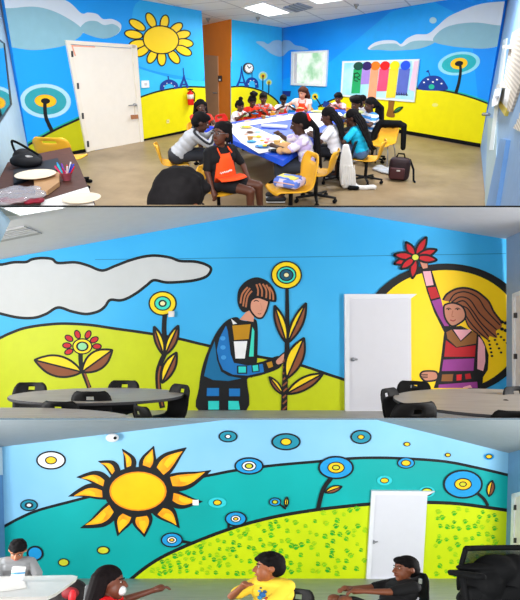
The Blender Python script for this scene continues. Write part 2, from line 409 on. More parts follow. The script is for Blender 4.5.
M.line([(162, 90), (163, 84.5), (169, 81.5), (175, 84), (176.5, 88.5)], 4.4, NAVY); M.line([(169, 81), (168, 76)], 1.2, NAVY)
M.line([(180, 88), (183.5, 79), (184, 75)], 2.4, NAVY, False, taper=1.2); M.line([(188, 88), (184.5, 79), (184, 75)], 2.4, NAVY, False, taper=1.2); M.line([(181.5, 84.5), (186.5, 84.5)], 1.6, NAVY); M.line([(184, 76), (180.6 + 2.6, 68)], .9, NAVY)
for q in ((164, 86), (167, 83.3), (171.4, 83.2), (174.6, 86)): M.ell(q[0], q[1], .6, .5, WHT)
M.begin('black_base_strip', 'black rubber base strip')
M.fill([(24, base_at(wA, 24) - 4), (87, 148.6), (87, 153), (24, base_at(wA, 24) + 1)], BLK, False); M.fill([(143.5, 139), (206.5, base_at(wA, 206.5) - 3), (206.5, base_at(wA, 206.5) + 1), (143.5, 143.5)], BLK, False)
M.end()
# ---- far wall
M = Mural(wC, OWALL, [(231, 12), (282, 24), (282, 118), (231, 126)])
M.begin('painted_hill', 'painted yellow hill with a black outline')
M.fill([(230, 87), (243, 86.5), (256, 89), (268, 94), (277, 101), (281, 109), (281, 120), (230, 127)], YEL1, False); M.line([(230, 87), (243, 86.5), (256, 89), (268, 94), (277, 101), (281, 108)], 1.5)
M.begin('painted_towers', 'painted navy tower and arch')
M.line([(237, 86.5), (240.5, 77), (241.5, 66)], 2.4, NAVY, taper=.8); M.line([(246, 86.5), (243, 77), (241.5, 68)], 2.4, NAVY, taper=.8); M.line([(239, 82.5), (244, 82.5)], 1.5, NAVY)
M.line([(247, 87), (248, 81), (252, 79), (256, 81.5), (257, 88)], 3.4, NAVY); M.line([(252, 79), (252, 72)], .9, NAVY)
for q in ((248.6, 84), (250.5, 80.6), (253.8, 80.6), (256, 84)): M.ell(q[0], q[1], .6, .5, WHT)
M.begin('painted_tree', 'small painted ring-crowned trees')
for x, y, r in ((263, 76, 4.6), (269, 82.4, 3.1)): M.rings(x, y, [(r, r, PALE), (r * .75, r * .75, mt('#bfe26a')), (r * .45, r * .45, ORG), (r * .22, r * .22, K)]); M.line([(x, y), (x - .3, 90 + (x - 263) * .6)], 1.1, K)
M.begin('painted_cloud', 'painted pale cloud at the corner'); M.fill([(256, 42), (263, 41.5), (268, 44), (274, 40.5), (282, 42), (282, 56), (272, 54), (264, 48)], mt('#9cc4e4', .6)); M.end()
# ---- right wall
CL = [(282, 20), (507, -12), (480.5, 147.5), (282, 112)]
M = Mural(wD, DWALL, CL)
M.begin('painted_lower_sky', 'lighter blue beam of painted sky'); M.fill([(282, 80), (330, 62), (390, 12), (430, 0), (470, 20), (480, 120), (282, 110)], mt('#14a6fc', .5, amt=.06), False)
M.begin('painted_hill', 'painted yellow hill with a black outline')
M.fill([(318, 107), (332, 100), (350, 95), (385, 90.5), (415, 88.8), (435, 89.5), (455, 93), (474, 98.4), (489, 104), (495, 160), (318, 130)], mt('#ece000', .5, amt=.05), False)
M.line([(400, 88.6), (415, 88), (435, 88.6), (455, 92), (474, 97.4), (490, 103.4)], 2.2, mt('#16b3a0')); M.line([(318, 107), (332, 100), (350, 95), (385, 90.5), (415, 88.8), (435, 89.5), (455, 93), (474, 98.4), (490, 104.4)], 1.6)
M.ell(435, 105, 3, 1.8, mt('#e8e47a', .6))
M.begin('painted_cloud', 'painted long white and grey cloud')
M.fill([(368, 49), (374, 43), (384, 40.3), (395, 40.6), (401, 44), (407, 38.5), (416, 34.5), (428, 33.7), (438, 25.6), (448, 17), (461, 10.8), (475, 5.5), (488, 2.7), (506, 1.4), (520, 2), (510, 40), (498.5, 46), (484, 48.6), (469, 48), (450, 46), (436.5, 42), (420, 48.5), (396, 50.6), (380, 50)], CLD)
M.fill([(433, 41), (441, 30), (455, 24.5), (475, 22.5), (495, 25), (512, 28), (506, 43), (498.5, 46), (484, 48.6), (469, 48), (450, 46)], CLG)
M.fill([(370, 49), (380, 44.5), (395, 43.5), (402, 46.5), (412, 41.5), (424, 40.5), (435, 42), (420, 48.5), (396, 50.6), (380, 50)], CLG)
M.fill([(282, 42), (289, 40.5), (295, 45), (302, 46.5), (308.5, 49.5), (300, 50.5), (290, 50), (282, 56)], mt('#86b4e0', .6))
M.ell(433, 20.3, 3.6, 3.2, PALE)
M.begin('painted_tree', 'painted ring-crowned tree with a thin black trunk')
M.rings(459, 63.5, [(21.3, 11.6, mt('#8fdcf2', .6)), (17.4, 9, mt('#22b3bd', .6)), (8.6, 5.6, mt('#ffc814')), (4.2, 2.6, K)], -.16)
M.line([(460, 63), (460.5, 72), (458.5, 84), (456, 92.5)], 2.6, K, taper=3.2)
M.begin('painted_sapling', 'small painted ring-crowned tree by the window')
M.rings(315, 96.7, [(4.6, 4.8, mt('#3fd0ee')), (3, 3.2, mt('#f4d21a')), (1.3, 1.3, K)]); M.line([(315, 97), (318, 101), (321.5, 107)], 1.3, K)
M.begin('painted_dome', 'painted navy dome dotted white')
M.fill([(419.5, 89.5), (420.5, 82), (426, 77), (433, 75.6), (440, 77), (445.5, 83), (446, 90)], NAVY); M.line([(430, 76), (428, 70)], 1, NAVY); M.ell(427.5, 71.5, 1.3, .9, NAVY)
for q in ((424, 82.4), (428, 79.4), (437, 79.6), (441.5, 83.6), (433, 82)): M.ell(q[0], q[1], 1, .8, WHT)
M.ell(431.5, 86.8, 2.9, 2.5, mt('#19b89a'))
M.begin('painted_robot', 'painted navy block shapes near the far corner'); M.fill([(279.5 + 3, 91), (291, 91), (290, 96.5), (282.5, 96.3)], mt('#1b2f80'), False); M.fill([(324, 101), (332, 103), (333, 108), (322, 107)], mt('#1b3f90'), False)
M.begin('painted_palm', 'painted palm trunk with one green frond')
M.fill([(389, 99), (394.5, 100), (393.5, 109), (394.5, 117), (386.5, 116), (388, 108)], TRUNK); M.leaf((393.5, 113), (403, 107), 2.2, 1.6, mt('#2f7d43'), mt('#235c34'), .8)
M.begin('black_base_strip', 'black rubber base strip'); M.fill([(395, 128.6), (480.5, 143.5), (480.5, 147.9), (395, 133)], BLK, False); M.end()

# ---- doors of the upper room
CREAM = mt('#e6dfd2', .5, amt=.03); STEEL = mt('#9a9ca0', .35, metal=.8); DKM = mt('#3a3a3c', .5)
def door_1():
    fr = MB()
    slab(wA, [(66, 40), (71, 43.5), (90.5, 151.4), (87, 152.3)], .05, CREAM, 0, fr); slab(wA, [(132, 45), (137, 45.6), (144, 141.5), (141, 142.3)], .05, CREAM, 0, fr); slab(wA, [(66, 40), (135.5, 44.8), (135.8, 48.3), (70.8, 44.2)], .05, CREAM, 0, fr)
    d = struct(R1, 'door_1', fr)
    part(d, 'leaf', slab(wA, [(71, 44.5), (132.5, 48.5), (141, 142), (90.5, 151)], .02, mt('#e9e3d8', .5, amt=.03)))
    for x, y in ((72.2, 54), (78, 86), (82.8, 116), (88, 144)): part(d, 'hinge', slab(wA, [(x - .9, y - 3), (x + .9, y - 3), (x + 1.3, y + 3), (x - .5, y + 3)], .06, DKM))
    h = MB(); p = wA(134.5, 104.8, .05); h.cap(p, p + wA.n * .05, .035, .03, STEEL); q = wA(129, 105.6, .1); h.cap(p + wA.n * .05, q, .014, .012, STEEL); part(d, 'door_handle', h)
    part(d, 'tape', slab(wA, [(71.2, 45), (95, 46.5), (95, 47.5), (73, 46.4), (76, 56), (74.8, 56)], .024, mt('#f2a48c')), 'torn strip of pink tape')
door_1()
t = thing(R1, 'hanging_tag', 'brown tag hanging by a cord from the cream door handle', 'tag', wA(134.5, 115, .08))
part(t, 'card', slab(wA, [(131, 115), (138, 114.6), (138.6, 118.6), (131.4, 119.2)], .012, mt('#a8714c', .7), .08), room=True)
c = MB(); c.tube([wA(134.3, 105.5, .1), wA(134.9, 115.4, .1)], .006, mt('#c7b9a0')); part(t, 'cord', c, room=True)
BR = mt('#b98a62', .55, amt=.06)
d2 = MB(); slab(wB, [(205, 55), (217.5, 56), (218.5, base_at(wB, 218.5) - .3), (205, base_at(wB, 205))], .03, BR, 0, d2); d2 = struct(R1, 'door_2', d2)
h = MB(); p = wB(213.6, 93, .06); h.cap(wB(213.6, 93, .02), p, .03, .02, STEEL); h.cap(p, wB(216.6, 93, .06), .016, .014, STEEL); part(d2, 'door_handle', h)
# ---- window in the right wall
WF = mt('#e8ecee', .5)
win = MB(); W4 = [(291.2, 51.8), (327.3, 50.2), (325.4, 86.4), (290.6, 85)]
inn = [(293.6, 53.8), (325.2, 52.4), (323.5, 84), (292.8, 83)]
for i in range(4): slab(wD, [W4[i], W4[(i + 1) % 4], inn[(i + 1) % 4], inn[i]], .06, WF, 0, win)
win = struct(R1, 'window_1', win)
part(win, 'pane', slab(wD, inn, .012, mt_emit('#f4fff4', 1.0, '#9fd9a8', 2.6)), 'bright pane with pale green leaves outside')
part(win, 'blind_edge', slab(wD, [(292.6, 53.6), (297, 53.4), (296.4, 83.2), (292.2, 83)], .03, mt('#d9d5da', .6)))
# ---- right end wall: door leaf edge, window with a blind, frame strips
def strip(name, px, t, m, label=None, pl=wE, par=None, off=0.0): return part(par or EWALL, name, slab(pl, px, t, m, off), label)
strip('door_frame', [(503, 40), (506.5, 38), (493, 150), (489, 150)], .02, mt('#dbe8f2', .5), 'white door frame strip')
strip('lower_panel', [(488, 118), (497, 118), (494.5, 206), (484.5, 206)], .012, mt('#a9c3cf', .5), 'grey green lower door panel')
strip('corner_post', [(500, 138.5), (506, 140), (495.5, 206), (486, 206)], .05, mt('#6f9fd6', .5), 'blue square post')
bl = MB(); slab(wE, [(512, 33), (520.5, 28), (526, 28), (520, 84), (510, 112), (498.5, 108)], .03, mt('#d8d0c4', .7, 'stripe', h2='#b9b0a4', scale=6), 0, bl)
bw = struct(R1, 'window_2', bl); part(bw, 'paper', slab(wE, [(502, 86), (510, 90), (505.5, 112), (498.5, 107)], .036, WHT), 'white paper taped up'); part(bw, 'yellow_edge', slab(wE, [(500, 101), (506.5, 109), (504.5, 116), (498.4, 106)], .042, mt('#f0dc6a')), 'yellow paper edge')
b2 = MB(); slab(wE, [(513, 128), (515, 124), (516, 124.5), (517, 119), (518.4, 119.5), (519.4, 113), (524, 110), (530, 116), (524, 134)], .03, mt('#e8e2d8', .7, 'stripe', h2='#c9c2b6', scale=8), 0, b2); struct(R1, 'window_3', b2)
t = thing(R1, 'towel_dispenser', 'white paper towel dispenser on the blue right end wall', 'dispenser', wE(496, 98, .02))
dm = MB(); dp = [(495, 89), (501, 89), (500, 97), (497.5, 105), (491.5, 106.8), (492, 100), (494, 94)]; dm.prism([wE(x, y, .16) for x, y in dp], [wE(x, y, .055) for x, y in dp], WHT); part(t, 'body', dm, room=True)
part(t, 'slot', slab(wE, [(495, 96), (498, 96), (497.4, 98.5), (494.5, 98.5)], .012, mt('#b4b9c2'), .165), room=True)
for k, (x, y) in enumerate(((504, 47), (498, 86))):
    q = MB(); slab(wE, [(x - 1.6, y - 1.5), (x + 2, y - 2), (x + 2, y + 1.8), (x - 1.8, y + 2)], .1, mt('#b9b6ac', .4), .012, q)
    solo(R1, 'door_bracket', q, ('beige bracket high on the right end wall under the grey cloud', 'small beige latch plate just above the towel dispenser')[k], 'bracket', wE(x, y, .1), room=True)
q = MB(); p = wE(489, 114.5, .05); q.cap(p, p + wE.n * .1, .03, .03, STEEL); q.cap(p + wE.n * .1, wE(487.5, 114.6, .32), .016, .014, STEEL)
solo(R1, 'door_lever', q, 'steel lever handle on the right end door below the towel dispenser', 'door handle', p, room=True)

# ---- ceiling fittings of the upper room
def ceil_light(R, pl, px, name_label, strength=5.0, energy=60, grp='ceiling light panels'):
    c = sum((pl(x, y, .02) for x, y in px), V()) / len(px)
    t = thing(R, 'ceiling_light', name_label, 'ceiling light', c, group=grp)
    part(t, 'diffuser', slab(pl, px, .02, mt_emit('#ffffff', strength)), room=True)
    cx = sum(p[0] for p in px) / len(px); cy = sum(p[1] for p in px) / len(px); f = MB()
    big = [(cx + (x - cx) * 1.07, cy + (y - cy) * 1.07) for x, y in px]
    for i in range(len(px)): slab(pl, [big[i], big[(i + 1) % len(px)], px[(i + 1) % len(px)], px[i]], .03, WF, 0, f)
    part(t, 'frame', f, room=True)
    wc = R.Mt @ (c + pl.n * .12); tg = R.Mt @ (c + pl.n * 2)
    if energy: area('lamp_light', wc, tg, 1.1, 1.1, energy)
ceil_light(R1, ceil1, [(244, 8), (263, 3), (290, 13), (268, 16.5)], 'bright square ceiling light above the far wall clock', 3, 80)
ceil_light(R1, ceil1, [(300, -4), (322, -7), (344, 0), (318, 4)], 'bright ceiling light cut by the top edge, right of the vent', 3, 80)
ceil_light(R1, ceil1, [(60, -60), (130, -62), (120, -44), (44, -42)], 'added ceiling light out of view over the left table', 3, 110)  # extra panel above the frame, put in to brighten the upper room
ceil_light(R1, ceil1, [(400, -60), (480, -60), (500, -44), (410, -42)], 'added ceiling light out of view over the bare floor by the right wall', 3, 110)  # second unseen panel, added for more light on the right
t = thing(R1, 'air_vent', 'grey square air vent in the tiled ceiling beside the bright light', 'vent', ceil1(297, 8))
part(t, 'grille', slab(ceil1, [(283, 8), (299, 3.6), (313, 8), (296, 12.6)], .02, mt('#98a6bc', .6)), room=True)
f = MB()
for k in range(4): a = k / 4 + .1; slab(ceil1, [(283 + 16 * a, 8 - 4.4 * a), (284.5 + 16 * a, 8 - 4.4 * a), (297.5 + 16 * a, 12.4 - 4.4 * a), (296 + 16 * a, 12.6 - 4.4 * a)], .03, mt('#7f8ca0', .6), 0, f)
part(t, 'slats', f, room=True)
for k, (x, y) in enumerate(((356.5, 4), (208, 18), (258, 17))):
    q = MB(); p = ceil1(x, y, .0); q.lathe(p, [(.06, -.002), (.06, -.03), (.03, -.06), (.012, -.1)], STEEL, 12)
    solo(R1, 'fire_sprinkler', q, ('ceiling sprinkler above the colour poster', 'ceiling sprinkler over the orange alcove', 'ceiling sprinkler near the far blue corner')[k], 'sprinkler', p, room=True)

# ================================================================== ROOM 2 (middle): shell
D2 = R2.at(260, 410.3).y
w2 = Plane(R2, (0, D2, 0), (0, -1, 0))
struct(R2, 'floor', floor_mesh(R2, 418.2, 1.9, mt('#b9b7b4', .5, 'planks', h2='#a3a19d', scale=3), mt('#3a4a54'), far=D2 + .5))
LBS = mt('#3eb3ec', .5, h2='#30a8e6', scale=.5); LG2 = mt('#c3d010', .5, amt=.05)
W2PX = [(-26, 264), (0, 259.6), (90, 243.3), (180, 227), (284, 206.2), (304, 206.2), (345, 212.5), (506.5, 239.2), (506.5, 410.3), (-26, 410.3)]
BW2 = wall(R2, 'wall_back_middle', w2, W2PX, LBS, .1)
c2l = plane3(R2, w2(0, 259.6), w2(180, 227), w2(0, 259.6) + V((0, -1, 0)))
c2r = plane3(R2, w2(345, 212.5), w2(506.5, 239.2), w2(345, 212.5) + V((0, -1, 0)))
GRY = mt('#d0d1d6', .8, amt=.04)
mb = MB(); px = [(-40, 266.8), (290, 207), (-40, 207)]; mb.prism([c2l(x, y) for x, y in px], [c2l(x, y, -.01) for x, y in px], GRY); struct(R2, 'ceiling_left', mb)
mb = MB(); px = [(300, 206.8), (507, 239.3), (560, 215), (560, 206.8)]; mb.prism([c2r(x, y) for x, y in px], [c2r(x, y, -.01) for x, y in px], mt('#c9cdd6', .8, amt=.04)); struct(R2, 'ceiling_right', mb)
a = w2(506.5, 400); sW2 = Plane(R2, a, (1, 0, 0)); SW2 = wall(R2, 'wall_right_middle', sW2, [(506.5, 238), (560, 214), (560, 417.5), (517, 417.5), (506.5, 410.3)], mt('#93aac6', .5, amt=.05), .05)
d = MB(); slab(sW2, [(512, 294), (514, 293), (514, 413), (512, 412)], .05, WF, 0, d); slab(sW2, [(513, 293.4), (540, 283), (540, 288), (513, 297)], .05, WF, 0, d); d5 = struct(R2, 'door_5', d)
part(d5, 'leaf', slab(sW2, [(514, 296.5), (540, 287), (540, 417.5), (514, 413)], .02, mt('#d9d4cf', .5)))
for y in (313, 354): part(d5, 'hinge', slab(sW2, [(513.5, y), (515, y - .3), (515, y + 5), (513.5, y + 5)], .06, DKM))
ceil_light(R2, c2l, [(3, 208), (20.5, 215.6), (62, 208.6), (66, 207.2)], 'bright ceiling strip at the edge of the middle room ceiling', 3.0, 0, 'middle room ceiling fittings')
t = thing(R2, 'air_vent', 'grey louvred vent in the sloping ceiling above the white painted cloud', 'vent', c2l(18, 234), group='middle room ceiling fittings')
part(t, 'grille', slab(c2l, [(-8, 233), (24, 226.5), (42, 234), (-8, 244)], .015, mt('#9b9c9e', .6)), room=True)
f = MB()
for k in range(5): a = k / 5; slab(c2l, [(-8, 234 + 9 * a), (24 + 16 * a, 227 + 6.5 * a), (25.5 + 16 * a, 227.6 + 6.5 * a), (-8, 235 + 9 * a)], .022, mt('#b9babd', .6), 0, f)
part(t, 'louvres', f, room=True)
t = thing(R2, 'ceiling_panel', 'darker grey square panel in the corner of the sloping ceiling', 'panel', c2l(4, 210), group='middle room ceiling fittings'); part(t, 'plate', slab(c2l, [(-20, 207.4), (2, 207.4), (18, 215.6), (-20, 217)], .012, mt('#aaa9a6', .6)), room=True)

# ---- middle mural
S2 = mt('#c6cacb', .6, amt=.03); SKIN = mt('#d99a80', .6, amt=.05); SKIND = mt('#c98970', .6, amt=.05); BRN = mt('#8a4f2f', .6, amt=.06); YL = mt('#f6d616', .55, amt=.03)
TQ = mt('#3fdcc4', .6); TQ2 = mt('#2fd6cf', .6); BLU = mt('#1478c4', .55, h2='#1068b0', scale=1); DTE = mt('#0b6c9e', .6); CRM = mt('#efe6b0'); MUS = mt('#bf8a10', .6); RED = mt('#c01420', .55); PUR = mt('#9a3a94', .55); PNK = mt('#f2b0bc', .6); BRL = mt('#95602f', .6)
M = Mural(w2, BW2, [(-26, 264), (284, 206.2), (304, 206.2), (506.5, 239.2), (506.5, 410.3), (-26, 410.3)])
M.begin('wall_seam', 'thin seam line across the upper wall'); M.line([(95, 259.6), (300, 257), (506, 253.6)], .7, mt('#1d7fb4', .6), False)
M.begin('painted_hill', 'painted lime hill with a black outline')
H2 = [(-26, 350), (0, 338), (10, 333.3), (25, 328), (45, 324.8), (65, 323.6), (90, 325), (115, 328.6), (150, 333.6), (180, 339), (205, 345), (255, 356), (275, 359.5), (300, 365), (330, 375), (346, 380.5), (380, 395)]
M.fill(H2 + [(380, 411), (-26, 411)], LG2, False); M.line(H2, 2.8)
M.begin('painted_cloud', 'large painted pale grey cloud with a black outline')
CLP = [(-20, 268), (2, 264.5), (14, 262.3), (26, 262), (32, 259.3), (42, 258), (52, 259), (58, 263), (75, 262.3), (88, 265.5), (102, 270.5), (115, 266), (128, 261), (142, 257), (155, 255.6), (170, 257.5), (180, 261), (195, 261.6), (206, 264.6), (211, 269), (207, 276), (196, 280), (180, 282), (166, 282.4), (154, 280.2), (147, 285), (138, 292), (128, 298), (120, 300.4), (110, 300), (105, 306.5), (98, 311.5), (86, 314), (72, 311.5), (58, 307.5), (46, 314), (34, 317.8), (18, 317.5), (0, 313.5), (-20, 308)]
M.shape(CLP, S2, 2.8)
M.begin('painted_red_flower', 'low painted flower with red petals and two broad leaves')
M.line([(80.5, 354), (81, 364), (84, 374), (89.5, 388)], 4.6, K); M.line([(84, 372), (86.5, 378), (89.5, 388)], 1.8, BRN)
M.leaf((82, 372), (34.5, 360), 10.5, 10, BRN, YL); M.leaf((82, 372), (112.3, 350), 9.5, 8.5, YL, BRN)
for x, y in ((69, 338.3), (77.5, 334.5), (88, 334.7), (94.2, 339.8), (97, 346.4), (67, 345.5), (68.8, 351.7)):
    a = math.atan2(y - 346.2, x - 82.3); M.ell(x, y, 4.9, 3.3, K, a); M.ell(x, y, 3.6, 2.1, RED, a)
M.rings(82.3, 346.4, [(10.2, 8.2, K), (8.8, 6.9, YL), (6.3, 5, K), (4.4, 3.6, mt('#8fd6a0'))])
M.begin('painted_ring_flower', 'painted yellow and teal ringed flower on a twisted stem')
M.line([(165, 312), (164, 330), (165.5, 350), (161, 362), (158, 373), (158.6, 388), (162.5, 408)], 4.6, K, taper=5.6); M.line([(160.5, 366), (158.6, 376), (159.4, 390), (162.6, 406)], 1.6, BRN)
M.leaf((163.5, 355), (154, 326.5), 3.6, 4.4, BRN, YL); M.leaf((165, 355), (178.2, 325.5), 4.2, 5, YL, BRN); M.leaf((162, 383), (176.6, 352.4), 6.2, 5.2, YL, BRN)
M.rings(162.6, 303.4, [(14.2, 12.4, K), (12.7, 11, YL), (8.6, 7.4, K), (7.3, 6.2, TQ), (4.2, 3.6, K), (2.5, 2.1, CRM)])
M.begin('painted_boy', 'painted bowl-haired boy in a blue jacket reaching for the stem')
M.fill([(236, 317), (226, 321), (216, 333), (208, 350), (202, 368), (199, 388), (199, 411), (246, 411), (247, 380), (253, 377), (256.5, 365), (257.5, 350), (257.6, 327), (255, 319), (248, 321), (241, 320)], K, True, 4)
M.fill([(225, 327), (219, 338), (216, 352), (218.5, 364), (224, 373), (234, 377.5), (248, 377.8), (266, 373.6), (281, 366.5), (279, 356), (262, 361.6), (248, 364), (234, 362), (231, 345), (230, 330)], K)
M.fill([(214.6, 341), (209, 355), (204, 376), (213, 380), (228.5, 381), (241.5, 378.4), (228.5, 376), (221, 371.5), (217, 360)], DTE, False)
M.fill([(226, 325.6), (219.5, 338), (216.8, 350), (219, 361), (223, 369.6), (233, 374.6), (247.7, 375.6), (264, 372), (262.6, 363.8), (247.7, 365.6), (234, 362.8), (230.6, 354), (227.8, 331)], BLU, False)
for x, y in ((222.8, 338.3), (223, 347.4), (223.6, 357.4)): M.ell(x, y, 2.6, 2.2, mt('#3f9ade'))
M.fill([(237, 365.5), (247.3, 365.5), (247.3, 373.8), (237, 373.8)], K, False); M.fill([(238.5, 366.6), (246, 366.6), (246, 372.6), (238.5, 372.6)], TQ2, False)
M.fill([(251.3, 364.6), (259, 363.6), (259.6, 371.6), (252, 372.4)], K, False); M.fill([(252.5, 365.6), (258, 364.8), (258.6, 370.8), (253.2, 371.4)], TQ2, False)
M.fill([(266.4, 362.8), (271.7, 361.2), (273.2, 366.6), (268.6, 368.2)], MUS, False)
M.fill([(275.4, 360.8), (280.4, 355), (286, 351.3), (288.6, 353.6), (288.8, 359), (284, 363), (277.6, 365.6)], K); M.fill([(276.2, 361), (281, 356), (285.8, 352.4), (287.6, 354.2), (287.8, 358.6), (283.6, 362), (278, 364.4)], SKIN)
M.fill([(232.3, 325.6), (250.6, 324.2), (248.7, 339), (234.2, 340)], MUS, False); M.fill([(233.8, 341.4), (247.3, 341), (244.8, 358.5), (235.4, 358.5)], WHT, False)
M.fill([(231, 318.6), (237.2, 323.6), (233, 324.4)], WHT, False); M.fill([(252.4, 327), (254.4, 331), (253.6, 356.5), (249, 356.5)], TQ, False)
for q, m in (([(207, 388), (219, 388), (219, 396), (206.6, 396)], BLU), ([(229, 388.6), (240, 388.6), (240, 396.2), (229, 396.2)], BLU), ([(208.3, 401), (219, 401), (219, 409.6), (208.3, 409.6)], TQ2), ([(228.4, 401), (238.6, 401), (240, 409.6), (228.4, 409.6)], TQ2)): M.fill(q, m, False)
A = lambda L: [(190 + x / 5.2, 265 + y / 5.2) for x, y in L]
M.fill(A([(300, 235), (258, 284), (330, 296), (334, 255)]), SKIN, False)
M.fill(A([(246, 170), (252, 130), (280, 92), (315, 71), (350, 64), (385, 74), (415, 94), (440, 130), (450, 165), (448, 190), (430, 192), (400, 184), (360, 176), (330, 186), (318, 205), (308, 235), (278, 246), (258, 225), (248, 198)]), K, True, 4)
M.shape(A([(314, 192), (332, 173), (360, 169), (398, 183), (410, 190), (404, 218), (394, 246), (376, 274), (350, 275), (326, 254), (312, 228)]), SKIN, 1.8)
for q in ([(300, 115), (272, 150), (262, 200)], [(312, 120), (286, 160), (276, 215)], [(322, 135), (300, 165), (290, 220)], [(345, 100), (354, 130), (352, 160)], [(360, 96), (374, 130), (374, 164)], [(378, 98), (396, 130), (396, 172)], [(396, 103), (414, 135), (416, 178)], [(412, 115), (430, 145), (434, 182)]): M.line(A(q), 1.7, mt('#b4714c', .6))
M.line(A([(332, 190), (344, 184), (358, 190)]), .9); M.line(A([(366, 198), (374, 232), (362, 236)]), .6, SKIND); M.line(A([(352, 252), (362, 255), (370, 251)]), .7, mt('#8c4a3c'))
M.begin('painted_tall_flower', 'tall painted ringed flower with four brown and yellow leaves')
M.line([(287, 288), (287.3, 320), (287, 350), (285.4, 372), (284, 411)], 3.4, K, taper=6.4)
for y in range(358, 408, 6): M.line([(282.8, y + 4), (287, y)], 1.6, BRN, False)
M.leaf((286.5, 343), (274.6, 305.6), 4.4, 5.2, BRN, YL); M.leaf((287.6, 343), (306, 303), 4.6, 5.8, YL, BRN); M.leaf((286.6, 378.5), (304, 338), 8.2, 7.4, YL, BRN); M.leaf((286, 394), (323.2, 373.6), 6.2, 5.6, YL, BRN); M.leaf((283, 394.5), (269.3, 376.8), 3.2, 3.2, BRN, YL, 1.8)
M.rings(286.4, 275, [(15.6, 14.2, K), (14.2, 12.8, YL), (10.2, 9, K), (8.9, 7.7, TQ), (7.2, 6.2, K), (6, 5, mt('#125a78')), (3.2, 2.8, K), (2.4, 2, CRM)])
M.begin('painted_yellow_disc', 'huge painted yellow disc with a thick black edge')
M.ell(446, 330, 84, 66.5, K, 0, 64); M.ell(446, 330.5, 75, 60.5, mt('#ffd502', .5, amt=.02), 0, 64)
M.begin('painted_girl', 'painted girl with flying brown hair holding up a flower')
G = lambda L: [(410 + x / 4.727, 300 + y / 4.727) for x, y in L]; Q = lambda L: [(385 + x / 3.85, 230 + y / 3.85) for x, y in L]
M.fill([(420.5, 268), (431, 268), (440, 296), (446, 318), (452, 330), (444, 332), (434, 312), (427, 292)], K, False)
M.fill(G([(165, 128), (240, 122), (330, 165), (352, 200), (372, 260), (368, 330), (345, 365), (342, 416), (112, 416), (138, 335), (150, 250), (158, 180)]), K, False)
M.fill([(423, 271.5), (430.6, 271), (433.6, 285), (426.4, 286)], PNK, False); M.fill([(427.4, 287.8), (435.4, 286.8), (439.6, 297), (431.2, 299.4)], RED, False); M.fill([(431.6, 301), (441, 298.4), (444, 313), (449, 326), (444.5, 326), (438, 315)], PUR, False)
M.fill(G([(205, 140), (295, 140), (240, 192)]), PNK, False); M.fill(G([(172, 152), (196, 140), (240, 198), (300, 146), (316, 152), (312, 206), (220, 222), (177, 182)]), BRL, False)
M.fill(G([(170, 190), (218, 226), (311, 214), (306, 268), (162, 268)]), RED, False); M.fill(G([(158, 282), (304, 276), (300, 334), (150, 336)]), PUR, False)
M.fill(G([(324, 172), (340, 190), (354, 220), (356, 290), (346, 336), (318, 326), (320, 250)]), PNK, False)
M.fill(G([(120, 345), (345, 335), (345, 375), (128, 392)]), K, False)
M.fill(G([(152, 352), (205, 350), (200, 384), (148, 384)]), BRL, False); M.fill(G([(220, 353), (245, 351), (243, 379), (220, 381)]), mt('#e0202a'), False); M.fill(G([(260, 350), (284, 347), (290, 371), (263, 375)]), RED, False)
M.shape(G([(50, 348), (70, 336), (124, 340), (128, 375), (76, 384), (52, 366)]), SKIND, 1.8)
for k in range(3): M.line(G([(52, 352 + 8 * k), (84, 352 + 7 * k)]), .8, K, False)
M.fill(G([(136, 400), (318, 386), (320, 416), (134, 416)]), PUR, False); M.fill(G([(250, 412), (285, 402), (295, 416), (250, 416)]), PNK, False)
M.fill([(443, 300), (447, 294), (456, 289), (466, 288), (476, 291), (483, 296), (489, 302), (494, 312), (501, 321), (501, 328), (496, 331), (497, 338), (489, 336), (488, 340), (477, 333), (468, 325), (465, 316), (462, 306), (452, 302)], mt('#9a5a38', .6, amt=.08))
M.line([(443, 300), (447, 294), (456, 289), (466, 288), (476, 291), (483, 296), (489, 302), (494, 312), (501, 321)], 2.0)
for q in ([(449, 302), (455, 294), (466, 292), (478, 298), (486, 310), (500, 325)], [(452, 302), (460, 297), (470, 300), (480, 314), (497, 330)], [(456, 303), (464, 301), (472, 310), (482, 324), (496, 337)], [(462, 306), (468, 309), (476, 321), (489, 337)], [(465, 314), (470, 322), (478, 331), (488, 340)], [(465, 318), (469, 327), (478, 334)]): M.line(q, 1.3)
M.shape(G([(160, 32), (164, 80), (184, 114), (204, 124), (234, 110), (258, 90), (262, 62), (246, 30), (208, 14), (176, 18)]), SKIND, 1.8)
for x in (182, 225): M.line(G([(x - 13, 44), (x, 38), (x + 13, 44)]), .8); M.ell(410 + x / 4.727, 309.4, 1, .7, K)
M.line(G([(203, 50), (198, 76), (208, 78)]), .6, mt('#a5644c')); M.line(G([(190, 94), (204, 99), (216, 93)]), 1, mt('#9c3d3a'))
for a, b, n in (((502, 322), (509, 324), 3), ((502, 329), (509, 332), 3), ((498, 334), (507, 343), 4), ((495, 340), (501, 352.5), 4), ((489, 341), (492, 356), 5)):
    for k in range(n): t = k / (n - 1); M.ell(a[0] + (b[0] - a[0]) * t, a[1] + (b[1] - a[1]) * t, 1.3 if n > 3 else 1.9, 1.1 if n > 3 else 1.7, K)
M.fill([(419, 261), (428, 261), (428.6, 268.6), (422.6, 270)], K, False); M.fill([(420, 262), (427.2, 262), (427.6, 267.8), (423, 268.8)], SKIND, False)
for x, y in ((426.6, 237), (405.8, 242), (437, 249.6), (437, 260), (412.3, 278.6), (394, 263.8), (393.8, 254.8), (400.6, 269)):
    M.leaf((415.4, 257.3), (x, y), 3.7, 3.7, RED, RED, 2.2, False)
M.rings(415.4, 257.3, [(4.4, 3.8, K), (3.2, 2.8, mt('#d8de4a'))])
